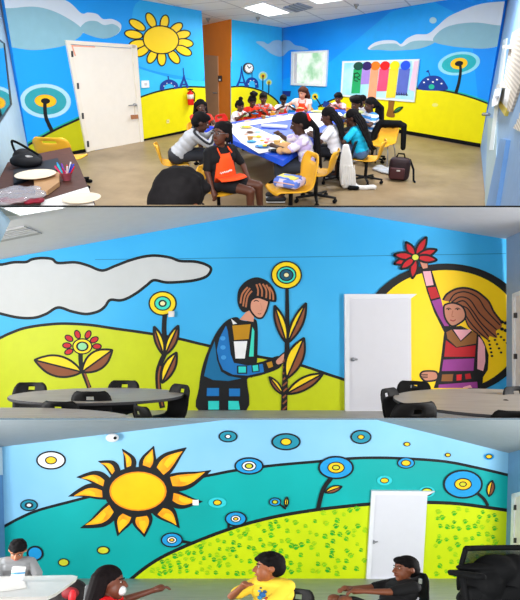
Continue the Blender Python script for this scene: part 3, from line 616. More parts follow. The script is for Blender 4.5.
M.fill([(503, 389), (506.5, 384), (506.5, 397), (503, 397)], mt('#4fb9ee'), False); M.end()
# ---- middle door and the tag by the flower
def flat_door(R, pl, name, out, inn, hx, hy, hdir=1):
    fr = MB()
    for i in (0, 1, 3): slab(pl, [out[i], out[(i + 1) % 4], inn[(i + 1) % 4], inn[i]], .09, mt('#dcdee4', .5, amt=.02), 0, fr)
    d = struct(R, name, fr); part(d, 'leaf', slab(pl, inn, .05, mt('#d0d1d9', .5, amt=.02)))
    h = MB(); p = pl(hx, hy, .05); h.cap(p, p + pl.n * .06, .04, .03, STEEL); h.cap(p + pl.n * .06, pl(hx + 4 * hdir, hy, .11), .018, .016, STEEL); part(d, 'door_handle', h); return d
flat_door(R2, w2, 'door_3', [(345.4, 411), (344.6, 294), (417, 294), (417, 411)], [(349.4, 410), (349.6, 298.4), (411, 298.4), (411.4, 410)], 353, 359.4)
t = thing(R2, 'wall_tag', 'small white paper tag on the wall under the ringed yellow flower', 'tag', w2(171, 314, .06)); part(t, 'paper', slab(w2, [(168.4, 311.4), (174, 311), (173.8, 316.8), (168.2, 317)], .065, mt('#e9e2dc', .7)), room=True)
# ================================================================== ROOM 3 (lower): shell
p3 = R3.at(260, 578.6); nrm = (MX.Rotation(-R3.a, 3, 'X') @ V((0, -1, 0)))
w3 = Plane(R3, p3, nrm)                       # the mural wall leans a little toward the viewer
D3 = p3.y
mb = MB(); q = [V((-9, D3 + 1, 0)), V((9, D3 + 1, 0)), V((9, .5, 0)), V((-9, .5, 0))]; mb.prism(q, [p - V((0, 0, .02)) for p in q], mt('#a9aaa0', .45, 'planks', h2='#86887e', scale=2.4)); struct(R3, 'floor', mb)
SK3 = mt('#8dc6e6', .5, h2='#7ebbe0', scale=.4); T3 = mt('#02acab', .5, h2='#039a98', scale=.35); G3 = mt('#ccdc0e', .5, h2='#bdd20a', scale=.8)
W3PX = [(-20, 450), (0, 447), (125, 432), (232, 418.6), (372, 418.6), (508.5, 453), (505, 578.6), (-20, 578.6)]
BW3 = wall(R3, 'wall_back_lower', w3, W3PX, SK3, .08)
fw = V((0, -1, 0))
c3l = plane3(R3, w3(0, 447), w3(125, 432), w3(0, 447) + fw); c3r = plane3(R3, w3(372, 418.6), w3(508.5, 453), w3(508.5, 453) + fw)
GR3 = mt('#a3adb6', .8, amt=.05)
mb = MB(); px = [(-40, 452), (232, 419), (-40, 419)]; mb.prism([c3l(x, y) for x, y in px], [c3l(x, y, -.01) for x, y in px], GR3); struct(R3, 'ceiling_left', mb)
mb = MB(); px = [(372, 419), (508.7, 453.2), (560, 441), (560, 419)]; mb.prism([c3r(x, y) for x, y in px], [c3r(x, y, -.01) for x, y in px], GR3); struct(R3, 'ceiling_right', mb)
sR3 = plane3(R3, w3(508.5, 453), w3(505, 578.6), w3(508.5, 453) + fw * 2); SR3 = wall(R3, 'wall_right_lower', sR3, [(508.5, 452), (560, 440), (560, 640), (510, 583), (505, 578.6)], mt('#6a98bc', .5, amt=.05), .04)
sL3 = plane3(R3, w3(2, 447), w3(6, 578.6), w3(2, 447) + fw * 2); SL3 = wall(R3, 'wall_left_lower', sL3, [(2, 446.5), (-30, 443), (-30, 640), (0, 583), (6, 578.6)], mt('#5f8fc0', .5, amt=.06), .04)
part(SL3, 'door_frame', slab(sL3, [(-6, 447), (2.2, 447.5), (3, 475), (-6, 475)], .03, mt('#c8d6de', .5)), 'pale frame strip at the left corner')
d = MB(); slab(sR3, [(511.5, 494), (514.5, 493), (512, 586), (509.2, 583)], .05, WF, 0, d); slab(sR3, [(511.5, 494), (540, 486), (540, 491), (511.5, 498)], .05, WF, 0, d); d6 = struct(R3, 'door_6', d)
part(d6, 'leaf', slab(sR3, [(514.3, 496.5), (540, 490), (540, 615), (512, 586)], .02, mt('#e9e4d6', .5)))
for y in (505, 538): part(d6, 'hinge', slab(sR3, [(513.6, y), (515, y - .2), (514.8, y + 5), (513.4, y + 5)], .06, DKM))
# ---- lower mural
B3 = mt('#1b97d6', .55); BT3 = mt('#1a8aa2', .55); Y3 = mt('#f8c51c', .5); O3 = mt('#c9c92c', .6); CY3 = mt('#2fc9d2', .6)
M = Mural(w3, BW3, [(-20, 449), (232, 418.6), (372, 418.6), (508.5, 453), (505, 578.6), (-20, 578.6)])
TB = [(-20, 540), (5, 526), (20, 518), (38, 510.4), (69, 502), (110, 492), (160, 484), (208, 475.6), (234, 470.6), (274, 465.4), (319, 461.4), (352, 458.4), (375, 457.8), (402, 458.4), (444, 461.4), (478, 468), (512, 476)]
HB = [(100, 610), (118, 592), (130, 580), (149, 565), (170, 553), (205, 538), (239, 526), (274, 517), (308, 511), (340, 507), (371, 504), (405, 502.6), (435, 502.6), (461, 504), (484, 507), (512, 511)]
M.begin('painted_teal_hill', 'broad painted teal hill with a black outline'); M.fill(TB + [(512, 600), (-20, 600)], T3, False); M.line(TB, 2.8)
M.begin('painted_lime_hill', 'painted lime hill with a black outline'); M.fill(HB + [(512, 600), (100, 612)], G3, False); M.line(HB, 3.4)
M.begin('painted_handprints', 'green handprints stamped over the lime hill')
HM = [mt('#46b81e', .6), mt('#7cc614', .6), mt('#22a428', .6), mt('#98ce10', .6), mt('#3cb020', .6)]
hx = lambda x: next(HB[i][1] + (HB[i + 1][1] - HB[i][1]) * (x - HB[i][0]) / (HB[i + 1][0] - HB[i][0]) for i in range(len(HB) - 1) if HB[i][0] <= x <= HB[i + 1][0])
pts = []
while len(pts) < 215:
    x = random.uniform(150, 503); y = random.uniform(hx(x) + 4.5, 576)
    if 366 < x < 436 or any(abs(x - a) < 5 and abs(y - b) < 4.2 for a, b in pts): continue
    pts.append((x, y))
for x, y in pts:
    m = random.choice(HM); a = random.uniform(-.7, .7); s = random.uniform(.75, 1.15); c, z = math.cos(a), math.sin(a)
    M.n = 60; M.ell(x, y, 1.9 * s, 1.35 * s, m, a, 10)
    for dx, dy, l in ((-1.7, -2.1, .8), (-.55, -2.7, .95), (.6, -2.7, .95), (1.6, -2.1, .8), (2.5, -.3, .75)): M.n = 60; M.ell(x + s * (dx * c - dy * z), y + s * (dx * z + dy * c), .5 * s, l * s, m, a + (.9 if dx > 2 else 0), 8)
M.n = 62
M.begin('painted_sun', 'painted orange sun with black-edged flame rays')
cx, cy = 138, 491.2
OR1 = mt('#f58a14', .55, h2='#ffb414', scale=4, amt=.3); SY3 = mt('#ffc107', .5, h2='#ffb000', scale=1.2)
RAY = [(122, 448.8, 5, 3), (153.7, 446, 7, 0), (186.5, 447.6, 8.5, -2), (211, 470.4, 8, 3), (202.5, 501.5, 7, 3), (179.5, 528, 7.5, -3), (144.5, 537, 9, 0), (117.5, 536, 8, 2), (80.5, 528, 7.5, -4), (68.4, 496.4, 6.5, 4), (76.6, 477.2, 6, 4), (98, 461.2, 5, 4)]
def flame(b, t, wd, bend, ex):
    dx, dy = t[0] - b[0], t[1] - b[1]; d = math.hypot(dx, dy); nx, ny = -dy / d, dx / d
    c = lambda u: (b[0] + dx * u + nx * bend * math.sin(u * PI), b[1] + dy * u + ny * bend * math.sin(u * PI))
    pr = [(0, .8), (.25, 1.0), (.5, .85), (.75, .45), (1, .04)]
    L = [(c(u)[0] + nx * wd * o, c(u)[1] + ny * wd * o) for u, o in pr]; Rr = [(c(u)[0] - nx * wd * o, c(u)[1] - ny * wd * o) for u, o in pr]
    return crom(L) + crom(Rr)[::-1]
for x, y, wd, bend in RAY:
    a = math.atan2((y - cy) / 21, (x - cx) / 30); b = (cx + 30 * math.cos(a), cy + 21 * math.sin(a)); b2 = (cx + 36 * math.cos(a), cy + 25.5 * math.sin(a)); e = (b[0] + (x - b[0]) * .86, b[1] + (y - b[1]) * .86)
    M.fill(flame(b, (x, y), wd + 1.6, bend, 0), K, False); M.fill(flame(b2, e, wd - 2.2, bend * .7, 0), OR1, False)
    M.fill(flame((b2[0] * .75 + e[0] * .25, b2[1] * .75 + e[1] * .25), (e[0] * .9 + b2[0] * .1, e[1] * .9 + b2[1] * .1), (wd - 2.2) * .5, bend * .7, 0), mt('#ffc21a'), False)
M.rings(cx, cy, [(34.5, 24.3, K), (28.6, 19.6, mt('#f08c12', .55)), (26.8, 18.2, SY3)])
for nm, lb, items in (('painted_sky_dots', 'painted ringed dots floating in the pale sky', [
        (51, 460.3, [(15, 9.4, K), (13.2, 7.8, WHT), (6.2, 4.2, K), (4.8, 3.1, Y3)]), (29, 505.2, [(9, 6, K), (7.6, 4.8, BT3), (4.4, 3, K), (2.2, 1.5, WHT)]),
        (228, 436.5, [(9.6, 6, K), (8, 4.7, BT3), (3.6, 2.3, K), (2.1, 1.4, WHT)]), (286, 441.8, [(14.8, 8.7, K), (13, 7.1, BT3), (6, 3.9, K), (4.6, 2.9, Y3)]),
        (361, 437, [(10.6, 7.2, K), (9, 5.7, BT3), (3.8, 2.5, K), (2.6, 1.7, Y3)]), (407, 444.2, [(3.6, 2.3, K), (2.4, 1.4, Y3)]), (448, 455, [(3.1, 2.2, K), (2, 1.3, Y3)]), (489, 456.6, [(5.2, 3.4, B3), (3.7, 2.4, K), (2.6, 1.6, Y3)])]),
        ('painted_hill_dots', 'painted ringed dots over the teal hill', [
        (249, 466, [(14.8, 8.8, K), (13, 7.2, B3), (7.6, 5.2, K), (6.4, 4.2, WHT), (4.6, 3, K), (3, 1.9, O3)]), (406, 463, [(9, 5.8, K), (7.8, 4.7, B3), (5.2, 3.3, K), (4, 2.4, Y3)]), (384.5, 480.5, [(7.6, 4.8, CY3), (4.5, 2.9, K), (3.5, 2, Y3)]),
        (427, 491.8, [(8, 5.5, CY3), (6, 4.2, K), (4.8, 3, O3)]), (217.4, 502.6, [(9, 5.2, CY3), (4.6, 3.1, K), (3.4, 2.1, Y3)]), (103.2, 550.3, [(6.6, 4.3, K), (5.2, 3.1, O3)]), (63.6, 562.5, [(5.8, 4.2, K), (4.6, 3.1, O3)]), (35, 553.5, [(8.5, 7.8, K), (6.5, 6, B3)])])):
    M.begin(nm, lb)
    for x, y, L in items: M.rings(x, y, L)
for lb, stem, wd, lf, x, y, L in (
        ('painted blue ringed flower with a leaning black stem', [(332, 477), (323, 490), (318, 509)], 4.4, ((325, 492.5), (342, 486.5), 3.2, 3, Y3, BRN), 336, 467.6, [(18, 11.8, K), (16, 10, B3), (8.8, 5.9, K), (7.6, 4.9, Y3), (4.2, 2.9, K), (3, 1.9, O3)]),
        ('large painted blue ringed flower by the right corner', [(477, 493), (484, 499), (488, 506)], 3.2, ((489, 496.5), (492.5, 480.5), 3.6, 3.6, Y3, BRN), 463, 484.2, [(20, 14.6, K), (18, 12.8, B3), (9, 6.2, K), (7.8, 5, Y3), (4, 2.8, K), (2.9, 1.8, O3)]),
        ('small painted blue ringed flower with a yellow bud', [(279, 504), (286, 509)], 2, ((286, 507), (287, 497), 2, 2, Y3, O3), 275, 502, [(6.4, 4.6, K), (5.2, 3.5, B3), (3.4, 2.4, K), (2.2, 1.5, O3)]),
        ('painted white-eyed flower on the hill crest', [(228.5, 522), (228.6, 531)], 2.6, None, 235.8, 518.8, [(11.2, 7.6, K), (9.6, 6.2, B3), (5.2, 3.7, K), (4.2, 2.8, WHT), (2.9, 1.9, K), (1.6, 1, Y3)]),
        ('painted white-eyed flower low on the hill slope', [(180, 541), (193, 543.5)], 2.8, None, 171.8, 540, [(11.2, 7.6, K), (9.6, 6.2, B3), (5.2, 3.7, K), (4.2, 2.8, WHT), (2.9, 1.9, K), (1.6, 1, Y3)])):
    M.begin('painted_ring_flower', lb); M.line(stem, wd); M.rings(x, y, L)
    if lf: M.leaf(*lf, 1.4)
M.end()
flat_door(R3, w3, 'door_4', [(366.4, 579.2), (371.8, 491), (435.2, 491.6), (429.6, 579.2)], [(370.6, 578.4), (375.4, 495), (427.4, 495.4), (422.6, 578.4)], 373.6, 541.6, 1)
t = thing(R3, 'wall_plate', 'small white square plate on the tip of a sun ray', 'wall plate', w3(195.5, 502.4, .03)); part(t, 'plate', slab(w3, [(192.6, 500), (198.6, 500), (198.6, 505.2), (192.6, 505.2)], .03, WHT), room=True)
t = thing(R3, 'security_camera', 'white security camera at the top of the lower mural wall', 'camera', w3(114, 436.5, .1))
q = MB(); p = w3(113.2, 437, .1); q.ell(p + w3.n * .08, (.17, .12, .11), WHT); q.cap(w3(111, 435.6, .06), p + w3.n * .05, .05, .05, WHT); part(t, 'housing', q, room=True)
q = MB(); q.ell(w3(115, 438, .28), (.045, .03, .04), BLK); part(t, 'lens', q, room=True)
# ================================================================== chairs
def shell_grid(back=1.0):
    prof = [(-.235, .425, .19), (-.225, .445, .205), (-.19, .458, .212), (-.1, .452, .22), (0, .446, .222), (.09, .448, .218), (.155, .462, .205), (.195, .5, .195), (.218, .56, .2), (.235, .63, .21), (.25, .69, .213), (.262, .735, .208), (.272, .775, .196), (.28, .81, .17), (.284, .825, .14)]
    g = []
    for i, (y, z, wd) in enumerate(prof):
        row = []
        for k in range(11):
            u = -1 + 2 * k / 10; isb = max(0, min(1, (i - 6) / 4))
            row.append(V((u * wd, y - isb * .045 * u * u, z + (1 - isb) * .022 * abs(u) ** 3)))
        g.append(row)
    return g
def chair_shell(m): return MB().patch(shell_grid(), .014, m, True, {(11, 4), (11, 5)} if m.name.startswith('plain_101012') else {(11, 3), (11, 4), (11, 5), (11, 6)})
def swivel_chair(R, label, m, loc, rot, s=1.0, group=None):
    t = thing(R, 'swivel_chair', label, 'chair', loc, rot, s, group)
    part(t, 'shell', chair_shell(m))
    c = MB(); c.cap((0, 0, .1), (0, 0, .44), .028, .024, BLKP); c.box((0, 0, .435), (.2, .2, .02), BLKP); part(t, 'column', c)
    for k in range(5):
        a = 2 * PI * k / 5 + .3; p = V((math.cos(a) * .27, math.sin(a) * .27, .085))
        l = MB(); l.cap((0, 0, .11), p, .026, .018, BLKP); lo = part(t, 'leg', l)
        w_ = MB(); w_.cap(p + V((-.02, 0, -.052)), p + V((.02, 0, -.052)), .03, .03, BLK); w_.cap(p, p + V((0, 0, -.04)), .012, .012, BLK); part(lo, 'caster', w_)
    return t
def leg_chair(R, label, m, ml, loc, rot, s=1.0, group=None, name='stacking_chair'):
    t = thing(R, name, label, 'chair', loc, rot, s, group)
    part(t, 'shell', chair_shell(m))
    for sx in (-1, 1):
        for y0, y1 in ((-.16, -.2), (.13, .24)):
            l = MB(); l.tube([(sx * .16, y0, .445), (sx * .19, (y0 + y1) / 2, .3), (sx * .215, y1, .012)], .0115, ml); lo = part(t, 'leg', l)
            part(lo, 'foot_cap', MB().cap((sx * .215, y1, .004), (sx * .215, y1, .02), .015, .013, BLK))
    return t
# ================================================================== people
def face_dir(a): return V((math.sin(a), -math.cos(a), 0))
def bone2(a, c, l1, l2, hint):
    a, c = V(a), V(c); d = c - a; L = min(d.length, (l1 + l2) * .985); d = d.normalized(); c = a + d * L
    k = (l1 * l1 - l2 * l2 + L * L) / (2 * L); h = math.sqrt(max(1e-6, l1 * l1 - k * k)); hv = (hint - d * hint.dot(d)); hv = hv.normalized() if hv.length > 1e-4 else d.orthogonal().normalized()
    return a + d * k + hv * h, c
def person(R, label, head_px, hz=None, rot=0.0, s=1.0, skin='#5a3826', shirt='#ffffff', sleeve=.55, lower='#22242a', leg_len=.3, shoes='#26262a', lean=.12, yaw=0.0, pitch=.15, roll=0.0,
           hl=None, hr=None, hair='short', hcol='#141214', apron=None, glasses=False, group=None, vox=.0095, knees=None, ankles=None, seat=.43, loc=None, prints=None, twist=0.0, wx=1.1, nk=.152, band=None, stripe=None, piping=None):
    sk = mt(skin, .5, amt=.06, spec=.4); hm = mt(hcol, .8, amt=.35, scale=40, spec=.12); sm = stripe or mt(shirt, .8, amt=.05); lm = mt(lower, .8, amt=.08)
    hip = V((0, 0, seat / s + .1)) if seat else V((0, 0, .53))
    up = V((math.sin(roll), -math.sin(lean), math.cos(lean))).normalized(); xr = MX.Rotation(twist, 3, 'Z') @ V((1, 0, 0)); xr = (xr - up * xr.dot(up)).normalized(); fwd = up.cross(xr) * -1
    if fwd.y > 0: fwd = -fwd
    T = lambda u, x=0.0, f=0.0: hip + up * u + xr * x + fwd * f
    neck = T(.425); hup = (up * .4 + V((0, 0, .6))).normalized(); HC = neck + hup * nk + fwd * .03
    HM = MX.Rotation(yaw, 3, 'Z') @ MX.Rotation(pitch, 3, 'X'); hs = 1.1; h = lambda x, y, z: HC + HM @ (V((x, y, z)) * hs)
    if loc is None:
        # the head's height over the floor is known, so its sight line gives the seat's place on the floor
        zz = HC.z * s; P = R.at(head_px[0], head_px[1], zz); off = MX.Rotation(rot, 3, 'Z') @ (V((HC.x, HC.y, 0)) * s * wx); loc = V((P.x - off.x, P.y - off.y, 0))
    t = thing(R, 'person', label, 'person', loc, rot, (s * wx, s * wx, s), group)
    B = MB()
    # trunk
    for u, wd, r in ((.0, .085, .098), (.1, .065, .09), (.2, .065, .09), (.3, .075, .094)): B.cap(T(u, -wd), T(u, wd), r, r, sk)
    B.cap(T(.385, -.1), T(.385, .1), .058, .058, sk); B.cap(T(.4), HC - hup * .05, .05, .046, sk)
    # head
    B.ell(h(0, .012, .022), (.085, .103, .109), sk, HM); B.ell(h(0, -.03, -.035), (.066, .072, .085), sk, HM); B.cap(h(0, -.05, -.085), h(0, -.06, -.09), .035, .03, sk)
    B.cap(h(0, -.092, .012), h(0, -.106, -.02), .009, .016, sk); B.cap(h(-.012, -.098, -.024), h(.012, -.098, -.024), .01, .01, sk)
    for sx in (-1, 1): B.ell(h(sx * .078, .012, -.008), (.012, .022, .032), sk, HM)
    # arms, hands with five fingers
    SH = []
    for sx, tgt in ((1, hl), (-1, hr)):
        sh = T(.375, sx * .155); tg = V(tgt) if tgt is not None else V((sx * .13, -.36, max(hip.z + .17, .8 / s)))
        el, wr = bone2(sh, tg, .235, .215, V((sx * .9, .35, -.55))); SH.append((sh, el, wr, sx))
        B.cap(sh, el, .046, .036, sk); B.cap(el, wr, .036, .024, sk)
        d = (wr - el).normalized(); dn = V((0, 0, -1)); sd = d.cross(dn); sd = sd.normalized() if sd.length > .1 else V((1, 0, 0)); dn = sd.cross(d) * 1
        if dn.z > 0: dn = -dn
        if sd.dot(V((sx, 0, 0))) > 0: sd = -sd           # thumb side, toward the middle
        pc = wr + d * .045; B.cap(wr, pc + d * .015, .026, .034, sk)
        for k, (o, l) in enumerate(((.027, .058), (.009, .066), (-.009, .062), (-.026, .048))):
            a = pc + d * .035 + sd * o; b = a + (d * .9 + dn * .3) * l * .55; c = b + (d * .5 + dn * .85) * l * .5; B.cap(a - d * .02, b, .0105, .0098, sk, 8); B.cap(b, c, .0098, .0085, sk, 8)
        a = wr + d * .025 + sd * .026; b = a + (d * .7 + sd * .75) * .038; c = b + (d * .95 + sd * .1 + dn * .3) * .032; B.cap(a, b, .0135, .011, sk, 8); B.cap(b, c, .011, .009, sk, 8)
    # legs
    LG = []
    for i, sx in enumerate((1, -1)):
        hp = hip + xr * sx * .085; kn = V(knees[i]) if knees else hip + V((sx * .11, -.37, .0)); fl = .065 / s
        an = V(ankles[i]) if ankles else V((kn.x, kn.y + .03, max(.07, kn.z - .40))); LG.append((hp, kn, an, sx))
        B.cap(hp, kn, .082, .056, sk); B.cap(kn, an, .054, .034, sk); B.cap(an, an + V((0, -.13, -.035)), .036, .026, sk)
    part(t, 'body', fuse(B, vox))
    # shirt
    S = MB()
    for u, wd, r in ((.02, .09, .112), (.1, .07, .104), (.2, .07, .104), (.3, .08, .107)): S.cap(T(u, -wd), T(u, wd), r, r, sm)
    S.cap(T(.375, -.105), T(.375, .105), .074, .074, sm)
    for sh, el, wr, sx in SH:
        if sleeve > 0:
            e = sh + (el - sh) * min(1, sleeve); S.cap(sh, e, .062, .06 if sleeve < .8 else .05, sm)
            if sleeve > 1: S.cap(el, el + (wr - el) * (sleeve - 1), .05, .038, sm)
    so_ = part(t, 'shirt', fuse(S, vox * 1.1))
    if piping:
        for sh, el, wr, sx in SH:
            o_ = xr * sx * .05 + V((0, 0, .035)); q = MB(); q.tube(crom3([T(.4, sx * .06, .0) + V((0, 0, .07)), sh + o_ + V((0, 0, .02)), el + o_ * .9, wr + o_ * .7]), .016, mt(piping, .8), 8); part(so_, 'sleeve_stripe', q, 'dark stripe down the sleeve')
    # shorts or trousers
    P = MB(); P.cap(T(-.01, -.09), T(-.01, .09), .116, .116, lm)
    for hp, kn, an, sx in LG:
        e = hp + (kn - hp) * min(1, leg_len / .37 if leg_len < .37 else 1); P.cap(hp, e, .098, .082 if leg_len < .37 else .068, lm)
        if leg_len > .37: P.cap(kn, kn + (an - kn) * min(.93, (leg_len - .37) / .36), .068, .055, lm)
    part(t, 'trousers' if leg_len > .4 else 'shorts', fuse(P, vox * 1.1))
    for hp, kn, an, sx in LG:
        q = MB(); f = an + V((0, -.04, -.035)); q.cap(f + V((0, .06, 0)), f + V((0, -.12, -.008)), .047, .04, mt(shoes, .6)); so = part(t, 'shoe', fuse(q, .012))
        q = MB(); q.box(f + V((0, -.03, -.036)), (.085, .24, .016), mt('#d8d8d8', .7), None, .007); part(so, 'sole', q)
    # face
    for sx in (-1, 1):
        q = MB(); q.ell(h(sx * .031, -.0765, .012), (.0125, .0065, .0062), mt('#d9d0c8', .4), HM, 10, 8); e = part(t, 'eye', q)
        q = MB(); q.ell(h(sx * .031, -.0815, .012), (.0068, .004, .0064), mt('#1d120c', .2), HM, 10, 8); part(e, 'iris', q)
        q = MB(); q.tube([h(sx * .014, -.083, .03), h(sx * .032, -.08, .036), h(sx * .05, -.068, .03)], .0042, hm, 6); part(t, 'eyebrow', q)
    q = MB(); q.ell(h(0, -.092, -.058), (.024, .012, .0075), mt('#7c3f36' if int(skin[1:3], 16) < 150 else '#b5605a', .5), HM, 12, 8); part(t, 'mouth', q)
    if glasses:
        q = MB()
        for sx in (-1, 1): q.tube([h(sx * .033 + .026 * math.cos(a), -.108, .01 + .021 * math.sin(a)) for a in [2 * PI * i / 16 for i in range(17)]], .002, mt('#6d6d74', .4, metal=.3), 6); q.tube([h(sx * .058, -.106, .014), h(sx * .082, .0, .014)], .003, mt('#6d6d74', .4, metal=.3), 6)
        q.tube([h(-.008, -.108, .014), h(.008, -.108, .014)], .003, mt('#6d6d74', .4, metal=.3), 6); part(t, 'glasses', q, 'thin clear glasses')
    # hair
    Hh = MB(); capr = 1.0
    Hh.ell(h(0, .024, .046), (.096, .109, .101), hm, HM); Hh.ell(h(0, .05, .0), (.091, .082, .093), hm, HM)
    bk = -fwd
    if hair == 'short':
        for k in range(16): a = k * 2.399; r = math.sqrt((k + .5) / 16); Hh.ell(h(.075 * r * math.cos(a), .01 + .085 * r * math.sin(a), .125 - .05 * r * r), (.032, .032, .026), hm, HM)
        for sx in (-1, 1): Hh.cap(h(sx * .072, .02, .06), h(sx * .079, .008, .02), .022, .01, hm)
        Hh.ell(h(0, -.02, .088), (.075, .072, .05), hm, HM)
    if hair in ('crop',): Hh.ell(h(0, -.03, .085), (.07, .068, .045), hm, HM)
    if hair == 'puff':
        for a in range(9): Hh.ell(h(.045 * math.cos(a * .7), .03 + .035 * math.sin(a * .7), .165 + .012 * (a % 3)), (.05, .05, .045), hm, HM)
        Hh.cap(h(0, .02, .1), h(0, .03, .15), .05, .05, hm)
    if hair == 'bigpuff':
        for k in range(18): a = k * 2.4; r = .075 * math.sqrt(k / 18); Hh.ell(h(r * 1.2 * math.cos(a), .02 + r * math.sin(a), .12 - .3 * r), (.055, .055, .05), hm, HM)
    if hair == 'bun':
        Hh.ell(h(0, .045, .165), (.058, .055, .05), hm, HM); Hh.cap(h(0, .03, .1), h(0, .04, .15), .04, .045, hm)
    if hair == 'twists':
        for k in range(15):
            a = -2.3 + 4.6 * k / 14; Hh.cap(h(.07 * math.sin(a), .035 + .055 * math.cos(a) * .6, .1), h(.095 * math.sin(a), .05 + .085 * math.cos(a) * .7, -.02 - .035 * (k % 3)), .024, .014, hm)
        Hh.ell(h(0, .1, .08), (.065, .055, .06), hm, HM)
    if hair in ('long', 'wavy', 'sides'):
        for k in range(11):
            a = -1.75 + 3.5 * k / 10; top = h(.08 * math.sin(a), .03 + .07 * math.cos(a), .05); lo = h(.098 * math.sin(a), .055 + .07 * math.cos(a), -.12)
            end = T(.2 + .015 * (k % 3), .135 * math.sin(a), -.085 - .045 * math.cos(a)) if hair != 'sides' else T(.2 + .02 * (k % 2), .17 * math.sin(a), .06 - .13 * max(0, math.cos(a)))
            Hh.cap(top, lo, .034, .034, hm); Hh.cap(lo, end, .034, .02, hm)
    if hair == 'tail':
        b0 = h(0, .1, .04)
        for k in range(7):
            o = (k - 3) * .02; m1 = h(o * 1.4, .165, -.1); e1 = T(-.02 + .03 * (k % 2), o * 2.0, -.15); m2 = T(.22, o * 2.2, -.155); Hh.cap(b0, m1, .04, .034, hm); Hh.cap(m1, m2, .034, .032, hm); Hh.cap(m2, e1, .032, .018, hm)
    part(t, 'hair', fuse(Hh, vox * 1.15, 1))
    if hair == 'braids':
        for k in range(9):
            a = -1.5 + 3.0 * k / 8; tp = h(.082 * math.sin(a), .04 + .07 * math.cos(a), .03); lo = h(.105 * math.sin(a), .08 + .07 * math.cos(a), -.13); e1 = T(.24, .14 * math.sin(a), -.135 - .03 * math.cos(a)); e2 = T(-.04 + .05 * (k % 3), .13 * math.sin(a), -.15 - .03 * math.cos(a))
            L = crom3([tp, lo, e1, e2]); q = MB(); q.tube(L, [.022 + .0035 * math.sin(i * 1.9) - .009 * i / len(L) for i in range(len(L))], hm, 8); part(t, 'braid', q)
    if band:
        q = MB(); q.tube([h(.045 * math.cos(a), .115, .035 + .045 * math.sin(a)) for a in [2 * PI * i / 14 for i in range(15)]], .02, mt(band, .7), 8); part(t, 'hair_tie', q, 'bright red hair tie')
    # apron: bib, skirt over the lap and straps
    if apron:
        am = mt(apron, .75, amt=.06); g = []
        for u, hw, f in ((.36, .085, .112), (.3, .1, .126), (.2, .125, .128), (.1, .145, .128), (.03, .155, .132), (-.03, .165, .17), (-.0, .175, .25), (.0, .175, .3)):
            row = []
            for k in range(9):
                x = -1 + 2 * k / 8; p = T(u, x * hw, f - .045 * x * x)
                if f > .15: p.z = max(p.z, hip.z + .1 - (.02 if f > .28 else 0))
                row.append(p)
            g.append(row)
        ao = part(t, 'apron', MB().patch(g, .008, am), 'orange bib apron' if apron.startswith('#f') else None)
        q = MB()
        for sx in (-1, 1): q.tube([T(.36, sx * .08, .112), T(.42, sx * .07, .05), T(.435, sx * .05, -.03)], .009, am, 6)
        part(ao, 'strap', q)
        if prints:
            q = MB(); rr = random.Random(4)
            for ln, (u0, x0, x1) in enumerate(((.14, -.1, .05), (.05, -.03, .11))):
                pts = []
                for i in range(22):
                    f = i / 21; pts.append(T(u0 + .012 * math.sin(i * 2.1) + rr.uniform(-.004, .004) + .02 * f, x0 + (x1 - x0) * f, .146 - .045 * ((x0 + (x1 - x0) * f) / .14) ** 2))
                q.tube(pts, .0055, mt('#f6ece4', .7), 6)
            part(ao, 'lettering', q, 'white script lettering')
    return t, T, h
def crom3(P, k=6):
    out = []; n = len(P)
    for i in range(n - 1):
        a, b, c, d = P[max(0, i - 1)], P[i], P[i + 1], P[min(n - 1, i + 2)]
        for j in range(k): t = j / k; out.append(.5 * (2 * b + (c - a) * t + (2 * a - 5 * b + 4 * c - d) * t * t + (3 * b - a - 3 * c + d) * t ** 3))
    out.append(P[-1]); return out
def seat_of(t): return V(t['_at'])
# ================================================================== ROOM 1: tables, people, chairs
CHY = mt('#e8ab28', .45, amt=.06); CHY2 = mt('#d99a1e', .45, amt=.06); CLOTH = mt('#1450d2', .5, amt=.12, scale=3)
TZ = .735
TP = [(208, 130), (283, 159.5), (347, 115.5), (343, 109.4), (291, 113.2), (233, 122.5)]
tp = [R1.at(x, y, TZ - .006) for x, y in TP]; tc = sum(tp, V()) / 6; t = thing(R1, 'craft_table', 'long group craft table under a blue plastic cover', 'table', (tc.x, tc.y, 0))
tb = MB(); tb.prism(tp, [p - V((0, 0, .03)) for p in tp], mt('#a8a6a2', .5)); part(t, 'tabletop', tb, room=True)
for fx in (.72, -.1, -.75, .3):
    base = V((tc.x, tc.y, 0)).lerp(V((tp[1].x, tp[1].y, 0)), fx) if fx > .5 else V((tc.x, tc.y, 0)).lerp(V((tp[3].x, tp[3].y, 0)), abs(fx))
    l = MB(); l.cap((base.x, base.y, .04), (base.x, base.y, .68), .035, .03, mt('#6f7378', .4, metal=.5)); l.box((base.x, base.y, .025), (.5, .09, .05), mt('#6f7378', .4, metal=.5), None, .02); part(t, 'leg', l, room=True)
cl = MB(); cp = [R1.at(x, y, TZ) for x, y in [(206.4, 129.6), (283, 160.6), (348.6, 115.8), (343.8, 108.8), (291, 112.6), (232.2, 122)]]
N = 8; ring0 = []; ring1 = []; rr = random.Random(3)
for i in range(6):
    a, b = cp[i], cp[(i + 1) % 6]
    for k in range(N): p = a.lerp(b, k / N); ring0.append(p); ring1.append(p + V((rr.uniform(-.012, .012), rr.uniform(-.012, .012), -.065 - .02 * rr.random())))
cl.add(ring0, [tuple(range(len(ring0)))], CLOTH)
n = len(ring0); cl.add(ring0 + ring1, [(i, (i + 1) % n, n + (i + 1) % n, n + i) for i in range(n)], CLOTH, True)
solo(R1, 'tablecloth', cl, 'blue plastic cover spread over the long craft table', 'tablecloth', (tc.x, tc.y, 0), room=True)
PAP = mt('#f2f1f0', .8, amt=.03); zc = [TZ + .003]
